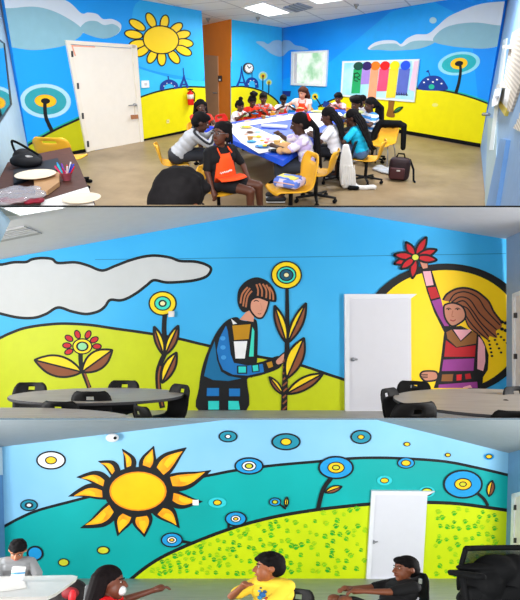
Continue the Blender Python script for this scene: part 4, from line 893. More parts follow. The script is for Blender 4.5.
def on_table(px, th, m, name, label, cat, grp=None, z=None):
    zc[0] += .0015; z0 = z or zc[0]; a = [R1.at(x, y, z0) for x, y in px]; q = MB(); q.prism([p + V((0, 0, th)) for p in a], a, m); c = sum(a, V()) / len(a)
    return solo(R1, name, q, label, cat, c, group=grp, room=True)
on_table([(233, 124), (243, 124.2), (258, 128.6), (272, 135), (288, 137), (297, 144), (297, 150), (270, 151.6), (259, 153.6), (241, 142.5), (232, 133)], .002, PAP, 'craft_paper', 'large white paper sheet under the plates at the near table corner', 'paper', 'white paper sheets on the craft table')
on_table([(236, 123.3), (263, 118.8), (291, 115), (316, 112.8), (336, 111), (337, 112.8), (302, 118), (263, 123.4), (242, 126.6)], .002, PAP, 'craft_paper', 'long white paper strip along the far side of the craft table', 'paper', 'white paper sheets on the craft table')
on_table([(209, 129), (228, 124.2), (233, 123.8), (238, 127), (224, 134)], .002, PAP, 'craft_paper', 'white paper sheet at the left end in front of the hoodie boy', 'paper', 'white paper sheets on the craft table')
on_table([(300, 117.5), (322, 114.4), (340, 112.4), (343, 115), (318, 128), (304, 140), (297, 131)], .002, PAP, 'craft_paper', 'white paper sheet in front of the girls on the right side', 'paper', 'white paper sheets on the craft table')
a, b = R1.at(261.5, 125.4, TZ + .035), R1.at(287, 127, TZ + .035); q = MB(); q.tube([a, a.lerp(b, .5), b], .035, mt('#e4e6f2', .7), 14)
solo(R1, 'paper_roll', q, 'white roll of paper lying on the blue table cover', 'paper roll', a.lerp(b, .5), room=True)
def plate(x, y, r, m, label, food=None, grp='plates on the craft table'):
    p = R1.at(x, y, TZ + .012); t = thing(R1, 'paper_plate', label, 'plate', p, group=grp)
    q = MB(); q.lathe((0, 0, 0), [(r * .6, 0), (r * .7, .002), (r, .016), (r * 1.02, .016), (r * .7, .006), (.001, .006)], m, 28); part(t, 'dish', q)
    for k, (dx, dy, rr_, mm) in enumerate(food or []):
        q = MB(); q.ell((dx * r, dy * r, .02), (rr_ * r, rr_ * r, .018), mm); part(t, 'paint_dab', q)
YF = mt('#f0c93a', .7); BF = mt('#4b9fd8', .6); BRF = mt('#6b4634', .8); TAN = mt('#c99a5c', .8)
plate(262.5, 147, .12, mt('#2f7fc8', .5), 'blue plate with yellow food nearest the table corner', [(.3, .1, .4, YF), (-.3, -.1, .35, mt('#7fc4ea'))])
plate(251.6, 142.3, .085, mt('#4aa6dc', .6), 'small pale blue plate left of the yellow topped blue plate', [(0, 0, .5, mt('#69bde8'))])
plate(250, 133.2, .09, mt('#e9e0d6', .7), 'white plate holding a dark brown cake', [(0, 0, .68, BRF), (.2, .2, .2, YF)])
plate(246, 127.8, .13, mt('#efe6c8', .7), 'cream plate of yellow food beside the apron girl', [(.2, 0, .5, YF), (-.35, .1, .3, mt('#b8d060'))])
plate(274, 151.3, .095, mt('#15406e', .5), 'dark blue plate at the very corner of the table', [(0, 0, .6, mt('#23262e', .7))])
plate(258.5, 137.6, .07, mt('#efe4b0', .7), 'small plate of pale yellow food in the middle of the near paper', [(0, 0, .6, YF)])
plate(317, 111.9, .14, mt('#dfe6a8', .7), 'wide pale green plate in front of the long haired woman', [(0, 0, .6, mt('#e8ec9a'))])
plate(300, 108.8, .1, mt('#d8c0a0', .7), 'tan plate at the far edge left of the woman in orange', [(0, 0, .6, TAN)])
plate(244, 116.6, .1, mt('#cfe0b0', .7), 'pale plate in front of the girl with the top bun', [(0, 0, .5, mt('#9fc86a'))])
plate(255, 114.2, .075, mt('#5aa9dc', .6), 'light blue plate before the red shirted girl', [(0, 0, .5, BF)])
plate(272, 112.6, .09, mt('#ece4da', .7), 'white plate in front of the boy by the far corner', [(.1, 0, .5, mt('#e39a3a'))])
plate(329, 121, .08, mt('#c8d8ee', .7), 'pale blue plate in front of the girl with long braids', [(0, 0, .5, mt('#8ab4e0'))])
def cup(x, y, label, m, r=.035, hgt=.08):
    t = thing(R1, 'paper_cup', label, 'cup', R1.at(x, y, TZ + .012), group='cups on the craft table'); part(t, 'cup_body', MB().lathe((0, 0, 0), [(r * .8, 0), (r, hgt), (r * 1.06, hgt), (r * .9, hgt - .004), (r * .75, .01)], m, 18)); part(t, 'paint', MB().lathe((0, 0, hgt * .7), [(r * .85, 0), (.001, .002)], mt('#7a4a20', .5), 18))
cup(277, 144.5, 'tan cup of brown paint at the right of the near paper', mt('#d8ac62', .6), .055, .06)
cup(250.2, 139.8, 'tan cup on the near paper beside the brown cake', mt('#c99450', .6), .05, .055)
cup(282, 112.3, 'beige cup on the far strip before the dark haired boy', mt('#e2c48a', .6), .05, .07)
cup(306, 112.6, 'brown cup on the far strip left of the pale green plate', mt('#b88a58', .6), .04, .06)
cup(263.5, 118.5, 'brown cup on the far strip behind the paper roll', mt('#b98048', .6), .05, .06)
bg = MB(); p = R1.at(287, 151, TZ + .03)
for k in range(14): a = k * 1.1; bg.ell(V((.11 * math.cos(a) * (k / 14 + .3), .16 * math.sin(a), .02 + .02 * (k % 3))), (.075, .08, .045 + .012 * (k % 2)), mt('#cfa06c', .8))
solo(R1, 'paper_bag', fuse(bg, .012), 'crumpled brown paper bag at the table edge by the red hair tie girl', 'bag', p)
for k, (x, y, c) in enumerate(((262, 141, '#e8b23a'), (266, 143, '#d8593a'), (254, 137, '#e7cf5a'), (268, 139.5, '#e58fb0'), (246, 135, '#efb0a0'), (276, 135, '#b9d4f0'))):
    p = R1.at(x, y, TZ + .012); q = MB(); q.ell(p + V((0, 0, .012)), (.04, .03, .012), mt(c, .6))
    solo(R1, 'paint_blob', q, ('yellow blob of paint between the cake and the blue plate', 'red orange blob of paint right of the yellow one', 'yellow blob of paint right of the brown cake', 'pink blob of paint left of the tan cup', 'pale pink blob of paint at the left of the near paper', 'pale blue blob of paint near the paper roll')[k], 'paint', p, room=True)

HO = '#ff5318'
# people round the craft table
g1 = 'children painting at the craft table'
P = {}
P['hood'] = person(R1, 'boy in grey striped hoodie bent over the left end of the table', (201, 122.5), rot=1.75, s=1.12, shirt='#a9abb0', piping='#26272c', sleeve=1.9, lower='#2a2c33', leg_len=.66, lean=.72, pitch=.45, skin='#4a2d20', hair='crop', hl=(.1, -.52, .78), hr=(-.1, -.5, .76), group=g1)
P['long'] = person(R1, 'girl with long black hair and hand at her mouth by the fire extinguisher', (201, 107), rot=.35, s=0.941, shirt='#d8432e', sleeve=.3, lean=.1, pitch=.1, skin='#4d2f22', hair='sides', hl=(.1, -.34, .78), hr=(-.02, -.17, .98), group=g1)
P['apron'] = person(R1, 'girl in glasses, black T-shirt and lettered orange apron turned from the table', (221, 134), rot=.68, s=1.1, shirt='#101014', sleeve=.8, lower='#141418', leg_len=.2, lean=-.02, yaw=-1.25, pitch=-.12, skin='#5b3526', hair='twists', apron=HO, glasses=True, prints=True,
    knees=((.3, -.3, .44), (.12, -.38, .42)), ankles=((.36, -.26, .1), (.13, -.36, .1)), hl=(.24, -.2, .5), hr=(-.2, -.12, .36), seat=.42, group=g1, shoes='#1a1a1c')
P['bun'] = person(R1, 'girl in white T-shirt with a high bun, beside the orange wall', (240, 106), rot=1.0, s=0.796, shirt='#f1eef0', lean=.3, pitch=.4, skin='#5a3626', hair='bun', apron=HO, group=g1)
P['red'] = person(R1, 'girl in bright red T-shirt with a tall hair puff', (252.4, 101.5), rot=.55, s=0.848, shirt='#f2331c', lean=.25, pitch=.5, skin='#4a2c20', hair='puff', apron='#ff6a20', group=g1)
P['flor'] = person(R1, 'short haired child in grey patterned top and orange apron', (263.4, 98.5), rot=.1, s=0.864, stripe=mt('#b9b4be', .8, 'print', h2='#d2553f', scale=28), sleeve=.8, lean=.12, pitch=.3, skin='#5c3828', hair='crop', apron='#f2482a', group=g1)
P['white'] = person(R1, 'boy in white T-shirt with red bib by the far blue corner', (283.5, 100), rot=.35, s=0.770, shirt='#f2f2f4', lean=.28, pitch=.45, skin='#3c2419', hair='crop', apron='#f23b28', group=g1)
P['woman'] = person(R1, 'long brown haired woman in orange apron under the window', (302.6, 93), rot=-.25, s=0.941, shirt='#f0ded6', sleeve=.2, lean=.18, yaw=-.35, pitch=.35, skin='#d99a7c', hair='wavy', hcol='#4c2c20', apron='#ff4a1e', hl=(.05, -.36, .72), hr=(-.3, -.3, .86), group=g1)
P['pink'] = person(R1, 'boy in pale pink T-shirt and orange bib left of the colour poster', (338.3, 98), rot=-.85, s=0.812, shirt='#f6c6cc', lean=.3, pitch=.45, skin='#6a3c28', hair='short', apron='#ff5a22', group=g1)
P['puff'] = person(R1, 'child with large round hair puff in pale yellow top', (356, 104), rot=-1.0, s=.94, shirt='#dfe8a0', lean=.2, pitch=.35, skin='#4d2e20', hair='bigpuff', group=g1)
P['hid'] = person(R1, 'child half hidden behind the puff haired one, under the colour poster', (361.6, 101.4), rot=-.9, s=.86, shirt='#e9e6ea', lean=.2, pitch=.3, skin='#5a3828', hair='crop', group=g1)
P['strp'] = person(R1, 'girl in blue and white striped top with hair tied back', (370, 105), rot=-1.25, s=.97, stripe=mt('#e8edf4', .8, 'stripe', h2='#3b86d0', scale=3.2), lean=.12, pitch=.3, skin='#4c2e22', hair='tail', group=g1)
P['blue'] = person(R1, 'girl in turquoise T-shirt and denim shorts on a yellow chair', (352, 118), rot=-1.9, s=0.990, shirt='#12b0d8', sleeve=.7, lower='#4a6a94', leg_len=.3, lean=.35, pitch=.4, skin='#4d2e20', hair='braids', group=g1)
P['brd'] = person(R1, 'girl in white T-shirt with waist long black braids', (328, 116.5), rot=-1.75, s=1.017, shirt='#e9e7ec', sleeve=.7, lower='#1b1c22', leg_len=.6, lean=.25, pitch=.4, skin='#50301f', hair='braids', group=g1)
P['lil'] = person(R1, 'girl in lilac tie-dye top with red hair tie at the table corner', (299.5, 124), rot=-1.55, s=1.092, stripe=mt('#c7b6e6', .8, 'print', h2='#e6e2ee', scale=16), sleeve=.75, lower='#30343c', leg_len=.66, lean=.2, pitch=.3, skin='#442a1e', hair='tail', band='#e02a1c', hl=(-.02, -.42, .76), hr=(-.12, -.36, .9), group=g1)
# the head nearest the camera, leaning in from the slope
dn = R1.depth(178, 196, 2.15)
nb = person(R1, 'dark haired child nearest the camera, only head and shoulder in view', (178, 190), rot=2.6, s=1.0, shirt='#1a1a1e', sleeve=.4, lean=.3, pitch=.55, skin='#6a3b26', hair='short', hcol='#100e10', loc=(0, 0, 0), vox=.008)
def seat_head(tp_, target, R, rot, s, wx=1.1):
    t, T, h = tp_; hc = h(0, .02, .03) * s; off = MX.Rotation(rot, 3, 'Z') @ V((hc.x * wx, hc.y * wx, hc.z)); l = target - off
    t.matrix_world = R.Mt @ MX.Translation(l) @ MX.Rotation(rot, 4, 'Z') @ scl((s * wx, s * wx, s)); t['_at'] = tuple(l)
seat_head(nb, dn, R1, 2.6, 1.0)

# chairs under the sitters: same place and heading as the person
def chair_for(key, label, rot, s=1.05, m=None, kind='swivel', dx=0.0):
    p = seat_of(P[key][0]); b = -face_dir(rot) * (.06 + dx)
    (swivel_chair(R1, label, m or CHY, (p.x + b.x, p.y + b.y, 0), rot, (s, s, s * .85), 'yellow chairs at the craft table') if kind == 'swivel' else leg_chair(R1, label, m or CHY, STEEL, (p.x + b.x, p.y + b.y, 0), rot, (s, s, s * .85), 'yellow chairs at the craft table'))
chair_for('hood', 'yellow swivel chair under the boy in the grey hoodie', 1.75)
chair_for('apron', 'yellow swivel chair under the girl in the lettered apron', .68, 1.0, dx=.03)
chair_for('long', 'yellow chair under the long haired girl by the fire extinguisher', .35)
chair_for('blue', 'yellow swivel chair under the girl in turquoise', -1.9, 1.05, dx=.04)
chair_for('brd', 'black swivel chair under the girl with waist long braids', -1.75, 1.05, BLKP)
chair_for('lil', 'yellow swivel chair under the girl with the red hair tie', -1.9, 1.15, dx=.08)
chair_for('bun', 'red chair under the girl with the high bun', 1.0, 1.05, mt('#d8261c', .5), dx=.06)
chair_for('strp', 'yellow chair under the girl in stripes', -1.25)
for k_, lb_, rt in (('red', 'yellow chair under the girl in the red T-shirt', .55), ('flor', 'yellow chair under the child in the patterned top', .1), ('white', 'yellow chair under the boy by the far corner', .35), ('woman', 'yellow chair under the long haired woman', -.25), ('pink', 'yellow chair under the boy in pink', -.85), ('puff', 'yellow chair under the puff haired child', -1.0), ('hid', 'yellow chair under the half hidden child', -.9)): chair_for(k_, lb_, rt, 1.0, CHY2)
# free chairs
def at_depth(R, px, py, z): return R.at(px, py, z)
p = R1.at(291, 189, .53); swivel_chair(R1, 'empty yellow chair nearest the camera with a school bag on its seat', CHY, (p.x, p.y, 0), -1.25, 1.18)
pf = p
p = R1.at(383, 143, .45); leg_chair(R1, 'yellow chair with black jacket over it near the black base strip', CHY, STEEL, (p.x, p.y, 0), -.6, .98)
pj = p
p = R1.at(51, 147, .74); swivel_chair(R1, 'wide yellow chair behind the brown side table at the left', CHY, (p.x, p.y + .42, 0), 2.95, (1.55, 1.2, 1.05))

# more of the children's work lying about
SC = [('#f4f2f0', 'white'), ('#f0d0a0', 'peach'), ('#9fd0ea', 'pale blue'), ('#f2b8b0', 'pink'), ('#f0dc70', 'yellow'), ('#b8dca0', 'pale green'), ('#e8853a', 'orange'), ('#c9a0d8', 'lilac')]
SPOT = [(238, 129, 'beside the apron girl elbow'), (248, 121, 'before the girl with the high bun'), (266, 116.5, 'before the short haired child'), (279, 116, 'before the boy by the far corner'), (291, 115, 'left of the woman in orange'), (325, 112, 'right of the wide pale green plate'), (334, 112.5, 'before the boy in pink'), (322, 118, 'left of the pale blue plate on the right'), (312, 124, 'in front of the girl with braids'), (268, 145, 'between the tan cup and the blue plate'), (258, 132, 'behind the cream plate row'), (272, 141, 'just behind the tan cup'), (286, 142, 'by the hand of the girl in lilac'), (280, 148.5, 'by the dark blue corner plate'), (215, 126.5, 'before the hoodie boy'), (222, 125, 'right of the hoodie boy hands'), (308, 131, 'by the shoulder of the girl in lilac'), (283, 139, 'near the right edge of the near paper')]
rq = random.Random(11)
for k, (x, y, wh) in enumerate(SPOT):
    c, nm = SC[k % len(SC)]; p = R1.at(x, y, TZ + .014); a0 = rq.uniform(0, 3); L = [p + V((rq.uniform(.05, .09) * math.cos(a0 + t), rq.uniform(.07, .12) * math.sin(a0 + t), 0)) for t in (0, 1.1, 2.0, 3.1, 4.2, 5.2)]
    q = MB(); q.prism([v + V((0, 0, .004)) for v in L], L, mt(c, .7)); solo(R1, 'paper_scrap', q, nm + ' paper scrap ' + wh, 'paper scrap', p, group='paper scraps on the craft table', room=True)
# ---- things round the upper room
RAINB = [('#d03a8a', 0), ('#5a6ad8', 1), ('#f0c040', 2), ('#7ac0e8', 3)]
bc = V((pf.x - .02, pf.y, .555)); t = thing(R1, 'school_bag', 'colourful school bag lying on the nearest empty yellow chair', 'bag', bc, -.55)
q = MB(); q.box((0, 0, .075), (.36, .3, .12), mt('#c9c4e6', .6, 'print', h2='#5d7ad0', scale=9), None, .045); part(t, 'body', q)
q = MB(); q.box((0, -.02, .142), (.28, .2, .02), mt('#e8d66a', .6, 'print', h2='#6a8ae0', scale=12), None, .009); part(t, 'front_pocket', q)
q = MB(); q.tube([(-.17, -.1, .1), (-.24, -.12, .05), (-.24, 0, .03), (-.17, .06, .1)], .014, BLK); part(t, 'strap', q)
q = MB(); q.tube([(-.15, -.155, .085), (0, -.158, .09), (.15, -.155, .085)], .006, mt('#e9b8a0', .5)); part(t, 'zip', q)
# backpack on the floor, plastic bag, white jacket, black jacket
p = R1.at(398, 180, 0); t = thing(R1, 'backpack', 'dark maroon backpack standing on the floor at the right', 'bag', p, -.35)
q = MB(); q.box((0, 0, .2), (.36, .2, .4), mt('#2c1a20', .6, amt=.3), None, .08); part(t, 'body', q)
q = MB(); q.box((-.02, -.12, .14), (.26, .06, .2), mt('#4a2428', .6, amt=.2), None, .028); part(t, 'front_pocket', q)
q = MB(); q.tube([(-.07, .0, .4), (-.05, 0, .46), (.05, 0, .46), (.07, 0, .4)], .014, BLK); part(t, 'top_handle', q)
q = MB(); q.tube([(.15, .08, .36), (.24, .02, .2), (.27, -.05, .03), (.3, -.12, .02)], .018, BLK); part(t, 'strap', q)
q = MB(); q.box((.0, -.153, .2), (.06, .01, .025), mt('#c9c4c4', .5)); part(t, 'tag', q, 'small pale tag')
p = R1.at(383, 171.5, 0); q = MB()
for k in range(12): q.ell(V((.16 * math.cos(k * 1.3) * (k / 12), .22 * math.sin(k * 1.9) * (k / 12), .03)), (.1, .12, .028 + .012 * (k % 3)), mt('#b9bcc0', .25))
solo(R1, 'plastic_bag', fuse(q, .013, 1), 'crumpled clear plastic bag on the floor left of the backpack', 'bag', p)
p = R1.at(346, 186, .05); t = thing(R1, 'white_jacket', 'white jacket hanging off the chair back with its sleeve on the floor', 'jacket', V((p.x, p.y, 0)), .2, .8)
q = MB(); WJ = mt('#e4e2de', .85, amt=.1)
WP = [(.88, .05, .045, -.07), (.8, .07, .055, -.06), (.7, .1, .065, -.05), (.6, .12, .07, -.04), (.5, .135, .075, -.03), (.4, .15, .08, -.015), (.3, .16, .085, .0), (.2, .16, .085, .015), (.12, .14, .085, .03), (.09, .12, .08, .04)]
for (z, w_, d_, x), (z2, w2_, d2_, x2) in zip(WP, WP[1:]):
    for sx in (-.5, 0, .5): q.cap((x + w_ * sx, 0, z), (x2 + w2_ * sx, 0, z2), d_, d2_, WJ)
for k in range(5): q.cap((-.12 + .06 * k, -.075, .5), (-.13 + .075 * k, -.085, .12), .012, .018, WJ)
part(t, 'jacket_body', fuse(q, .013)); q = MB(); q.tube(crom3([V((.1, -.02, .2)), V((.2, -.06, .06)), V((.36, -.12, .04)), V((.52, -.14, .05)), V((.6, -.16, .035))]), .05, WJ, 10); part(t, 'sleeve', q)
q = MB(); q.cap((.05, -.1, .05), (.2, -.14, .05), .05, .04, BLK); part(t, 'dark_cuff', fuse(q, .012))
t = thing(R1, 'black_jacket', 'black jacket slung over the yellow chair by the right wall', 'jacket', V((pj.x, pj.y, 0)), -.6, (.95, .95, .9))
q = MB()
for a, b, r in (((-.2, .25, .84), (.2, .25, .87), .085), ((-.22, .22, .82), (-.3, .12, .5), .08), ((.2, .25, .87), (.3, .25, .84), .07), ((.3, .25, .84), (.34, .24, .4), .06), ((-.1, .3, .8), (-.1, .34, .5), .06), ((.08, .3, .8), (.08, .33, .6), .06)): q.cap(a, b, r, r * .9, BLK)
part(t, 'jacket_body', fuse(q, .014))
p = R1.at(214, 137, .62); q = MB()
for k in range(8): q.ell(V((.05 * math.cos(k * 2.2), .05 * math.sin(k * 1.7), .03 * k - .1)), (.13, .12, .09), mt('#1b3fd0', .7, amt=.15))
solo(R1, 'blue_bag', fuse(q, .014), 'bright blue cloth bag hung at the left end of the table', 'bag', p)
# navy sweatshirt bundle under the girl with braids
# ---- fixtures on the walls
pc = [(343.0, 61.2), (420, 59.0), (414.8, 102.2), (341, 96.2)]
bz = lambda u, v, o=.0: wD(*( (pc[0][0] * (1 - u) + pc[1][0] * u) * (1 - v) + (pc[3][0] * (1 - u) + pc[2][0] * u) * v, (pc[0][1] * (1 - u) + pc[1][1] * u) * (1 - v) + (pc[3][1] * (1 - u) + pc[2][1] * u) * v), o)
t = thing(R1, 'paint_poster', 'wide board painted with six coloured dots and drips on the right wall', 'poster', bz(.5, .5, .02))
def bpoly(uv, o, m, th=.004): q = MB(); a = [bz(u, v, o) for u, v in uv]; q.prism([x + wD.n * th for x in a], a, m); return q
part(t, 'board', bpoly([(0, 0), (1, 0), (1, 1), (0, 1)], .015, mt('#dfe6e8', .5, amt=.04), .025), room=True)
part(t, 'blue_wash', bpoly([(.02, .05), (.9, .04), (.95, .5), (.985, .95), (.015, .95)], .041, mt('#86d4ee', .6, h2='#bfe6f0', scale=3), .003), 'pale blue painted wash', room=True)
part(t, 'pink_edge', bpoly([(.93, .05), (.985, .04), (.975, .75), (.9, .72)], .045, mt('#eac6dc', .6), .003), 'pale pink edge', room=True)
for nm, c, u0, u1, v1 in (('green', '#1fa866', .135, .255, .88), ('purple', '#a888dc', .25, .365, .62), ('orange', '#f7a27a', .36, .475, .97), ('red', '#ee4f7a', .475, .61, .78), ('yellow', '#f8d838', .605, .735, .93), ('blue', '#5a6cc4', .735, .885, .85)):
    part(t, 'paint_drip', bpoly([(u0 + .01, .22), (u1, .22), (u1 - .005, v1), (u0, v1 + .02)], .049, mt(c, .6, amt=.1), .003), nm + ' drip', room=True)
    cu = (u0 + u1) / 2 + .01
    col = {'green': '#0f4a3a', 'purple': '#2c1560', 'orange': '#ff7a1c', 'red': '#f31416', 'yellow': '#ffe010', 'blue': '#1b50e0'}[nm]
    part(t, 'paint_dot', bpoly([(cu + .063 * math.cos(a), .145 + .115 * math.sin(a)) for a in [2 * PI * i / 24 for i in range(24)]], .053, mt(col, .6), .004), nm + ' dot', room=True)
q = MB()
for L in ([(.165, .34), (.16, .52)], [(.15, .36), (.2, .33), (.235, .4), (.2, .45), (.165, .44)], [(.2, .48), (.24, .52)], [(.165, .54), (.21, .56)]): q.tube([bz(u, v, .056) for u, v in L], .012, K, 6)
part(t, 'lettering', q, 'black hand-lettered mark on the green drip', room=True)
q = MB()
for i in range(5): u = .74 + i * .033; q.tube([bz(u, .8, .056), bz(u + .004, .86, .056), bz(u + .02, .84, .056)], .01, K, 6)
part(t, 'signature', q, 'small dark writing at the foot of the blue drip', room=True)
pW = wC(249, 68.2, .03); t = thing(R1, 'wall_clock', 'round white wall clock beside the orange wall', 'clock', pW)
circ = lambda r, cx=249, cy=68.2: [(cx + r * .92 * math.cos(a), cy + r * math.sin(a)) for a in [2 * PI * i / 28 for i in range(28)]]
part(t, 'rim', slab(wC, circ(5.4), .05, mt('#3a3236', .4), .004), room=True); part(t, 'dial', slab(wC, circ(4.4), .006, WHT, .055), room=True)
for L in ([(249, 68.2), (251, 66.6)], [(249, 68.2), (247.4, 65.6)]): q = MB(); q.tube([wC(*L[0], .065), wC(*L[1], .065)], .012, BLK, 6); part(t, 'clock_hand', q, room=True)
for k in range(12): a = 2 * PI * k / 12; part(t, 'hour_mark', slab(wC, circ(.35, 249 + 3.5 * math.cos(a), 68.2 + 3.8 * math.sin(a)), .004, mt(('#b04848', '#48a060', '#4858b0')[k % 3], .5), .062), room=True)
pW = wA(190.5, 97, .1); t = thing(R1, 'fire_extinguisher', 'red fire extinguisher on the yellow painted hill', 'fire extinguisher', pW)
k_ = (wA(190, 88) - wA(190, 105)).length; RD = mt('#e0201a', .35)
q = MB(); q.lathe((0, 0, 0), [(.02, -k_ * .47), (.075, -k_ * .46), (.08, -k_ * .42), (.08, k_ * .22), (.06, k_ * .3), (.03, k_ * .34), (.02, k_ * .4)], RD, 20); part(t, 'cylinder', q)
q = MB(); q.lathe((0, 0, 0), [(.0815, -k_ * .1), (.0815, k_ * .16)], mt('#e8e2dc', .6), 20); part(t, 'label_band', q, 'white label')
q = MB(); q.cap((-.05, -.02, k_ * .42), (.07, -.05, k_ * .46), .018, .015, BLK); q.cap((0, 0, k_ * .34), (0, 0, k_ * .44), .022, .022, DKM); part(t, 'handle', q)
q = MB(); q.tube(crom3([V((.03, -.02, k_ * .4)), V((.11, -.02, k_ * .2)), V((.1, -.04, -.05)), V((.09, -.05, -k_ * .25))]), .014, BLK, 8); part(t, 'hose', q)
t = thing(R1, 'wall_control', 'white thermostat between the cream door and the yellow hill', 'thermostat', wA(145.7, 84, .02)); part(t, 'cover', slab(wA, [(142, 80.8), (149, 80.5), (149.4, 87.4), (142.5, 88)], .04, WHT, .003), room=True); part(t, 'dial', slab(wA, [(144.5, 83), (147, 82.8), (147.2, 85.4), (144.7, 85.6)], .046, mt('#c9ccd2'), .003), room=True)
t = thing(R1, 'outlet', 'pale wall outlet low on the yellow hill left of the extinguisher', 'outlet', wA(168, 121.5, .01)); part(t, 'plate', slab(wA, [(166.8, 119.8), (169.3, 119.6), (169.4, 123), (166.9, 123.3)], .012, mt('#ece29a'), .002), room=True); part(t, 'socket', slab(wA, [(167.5, 120.7), (168.7, 120.6), (168.8, 122), (167.6, 122.1)], .016, mt('#c2b870'), .002), room=True)
t = thing(R1, 'door_intercom', 'small dark and white intercom on the orange wall', 'intercom', wB(219.5, 78.5, .02)); part(t, 'case', slab(wB, [(218, 75.6), (221, 75.8), (221, 81.6), (218, 81.4)], .04, mt('#3a2a26'), .003), room=True); part(t, 'button', slab(wB, [(218.8, 79), (220.2, 79), (220.2, 80.6), (218.8, 80.6)], .05, WHT, .003), room=True)
# mirror on the left end wall
mm = bpy.data.materials.new('mirror_silver'); mm.use_nodes = True; b_ = mm.node_tree.nodes['Principled BSDF']; b_.inputs['Metallic'].default_value = 1; b_.inputs['Roughness'].default_value = .04; b_.inputs['Base Color'].default_value = (.8, .84, .88, 1)
pm = [(-40, 20), (-6, 36), (4.6, 44), (11.2, 104), (-1, 122), (-40, 190)]
t = thing(R1, 'wall_mirror', 'dark framed angular mirror on the left end wall', 'mirror', wL(2, 80, .02)); part(t, 'glass', slab(wL, pm, .012, mm, .003), room=True)
f = MB(); big = [(-42, 17), (-6, 34.6), (5.2, 43.4), (12.2, 104.4), (-.6, 124), (-42, 194)]
for i in range(6): slab(wL, [big[i], big[(i + 1) % 6], pm[(i + 1) % 6], pm[i]], .022, mt('#2b3236', .4), .003, f)
part(t, 'frame', f, room=True)
# ---- brown side table at the left and what lies on it
ST = .74; sp = [R1.at(x, y, ST) for x, y in ((26, 156), (70, 147.2), (79.5, 166.5), (96.5, 207.5))]
wa_, wb_ = R1.at(31, 162), R1.at(13, 215); wx_ = lambda y: wa_.x + (wb_.x - wa_.x) * (y - wa_.y) / (wb_.y - wa_.y) + .08
sp += [V((wx_(sp[3].y), sp[3].y, ST)), V((wx_(sp[0].y - .4), sp[0].y - .4, ST))]; sp[0].x = max(sp[0].x, wx_(sp[0].y))
c = sum(sp, V()) / 6; t = thing(R1, 'side_table', 'dark brown side table along the left end wall', 'table', (c.x, c.y, 0))
q = MB(); q.prism(sp, [p - V((0, 0, .035)) for p in sp], mt('#5b3a30', .6, 'wood', h2='#4a2e26', spec=.15)); part(t, 'tabletop', q, room=True)
for p in (sp[1] + V((-.1, -.1, 0)), sp[0] + V((.12, -.15, 0)), sp[2].lerp(sp[3], .6) + V((-.2, 0, 0))):
    q = MB(); q.cap((p.x, p.y, .02), (p.x, p.y, ST - .05), .024, .024, DKM); part(t, 'leg', q, room=True)
zs = [ST + .001]
def on_side(px, th, m, name, label, cat, grp=None, z=None):
    zs[0] += .002; a = [R1.at(x, y, z or zs[0]) for x, y in px]; q = MB(); q.prism([p + V((0, 0, th)) for p in a], a, m); c = sum(a, V()) / len(a); return solo(R1, name, q, label, cat, c, group=grp, room=True)
on_side([(42, 201), (88, 187), (94, 204), (95, 207), (40, 207)], .003, PAP, 'white_paper', 'white paper sheet at the near end of the brown side table', 'paper')
on_side([(14, 172), (30, 166), (58, 160), (63, 170.5), (36, 178), (14, 186)], .03, mt('#151b26', .6, amt=.2), 'dark_folder', 'navy black folder on the brown table under the dark bag', 'folder')
on_side([(34, 180), (48, 174), (60, 176), (60, 186), (48, 195), (36, 196)], .05, mt('#b98f63', .7), 'tan_box', 'tan cardboard box under the cream plate', 'box')
def big_plate(x, y, r, label, z):
    p = R1.at(x, y, z); t = thing(R1, 'serving_plate', label, 'plate', p, group='cream plates on the side table'); q = MB(); q.lathe((0, 0, 0), [(r * .6, 0), (r * .72, .004), (r, .03), (r * 1.02, .03), (r * .72, .012), (.001, .012)], mt('#e6d2b4', .6), 36); part(t, 'dish', q)
    q = MB(); q.lathe((0, 0, 0), [(r * 1.0, .028), (r * 1.03, .031), (r * 1.0, .034), (r * .97, .031)], mt('#f0e0c6', .6), 36); part(t, 'rim', q)
big_plate(36, 176.5, .235, 'cream plate in the middle of the side table, propped on a box', ST + .062)
big_plate(82, 200.5, .2, 'cream plate on the white paper at the near end of the side table', ST + .008)
p = R1.at(67, 180, ST + .002); t = thing(R1, 'marker_cup', 'clear pink cup full of coloured markers', 'cup', p)
q = MB(); q.lathe((0, 0, 0), [(.05, 0), (.075, .1), (.078, .1), (.07, .095), (.045, .008), (.001, .008)], mt('#e87a8c', .3), 20); part(t, 'cup_body', q)
for k, c in enumerate(('#d81e2c', '#2b4fd0', '#e8e2e6', '#d81e2c', '#7a3ab0', '#2f8fd8', '#e23a3a', '#d8246a', '#3ac0c8', '#c81e2c', '#e4e0e8', '#2436a0')):
    a = 2 * PI * k / 12; q = MB(); q.cap((.02 * math.cos(a), .02 * math.sin(a), .02), (.115 * math.cos(a), .08 * math.sin(a), .16 + .02 * (k % 3)), .011, .009, mt(c, .5)); part(t, 'marker', q)
bagp = R1.at(27, 163, ST + .04); q = MB()
q.ell((0, 0, .05), (.2, .27, .085), mt('#15161a', .7, amt=.3, spec=.15)); q.ell((.08, -.12, .04), (.18, .16, .07), mt('#15161a', .7, amt=.3, spec=.15)); q.ell((-.08, .1, .07), (.13, .17, .1), mt('#15161a', .7, amt=.3, spec=.15))
t = thing(R1, 'hand_bag', 'slumped black bag at the wall end of the side table', 'bag', bagp); part(t, 'body', fuse(q, .015))
q = MB(); q.tube(crom3([V((-.15, .1, .02)), V((-.17, .05, .26)), V((-.05, -.05, .28)), V((.2, -.05, .12))]), .016, BLK); part(t, 'strap', q)
q = MB(); q.ell((.06, -.1, .09), (.09, .06, .035), mt('#b9b6b4', .6)); part(t, 'tissue', q, 'crumpled pale tissue')
q = MB(); pb = R1.at(20, 197, ST + .06)
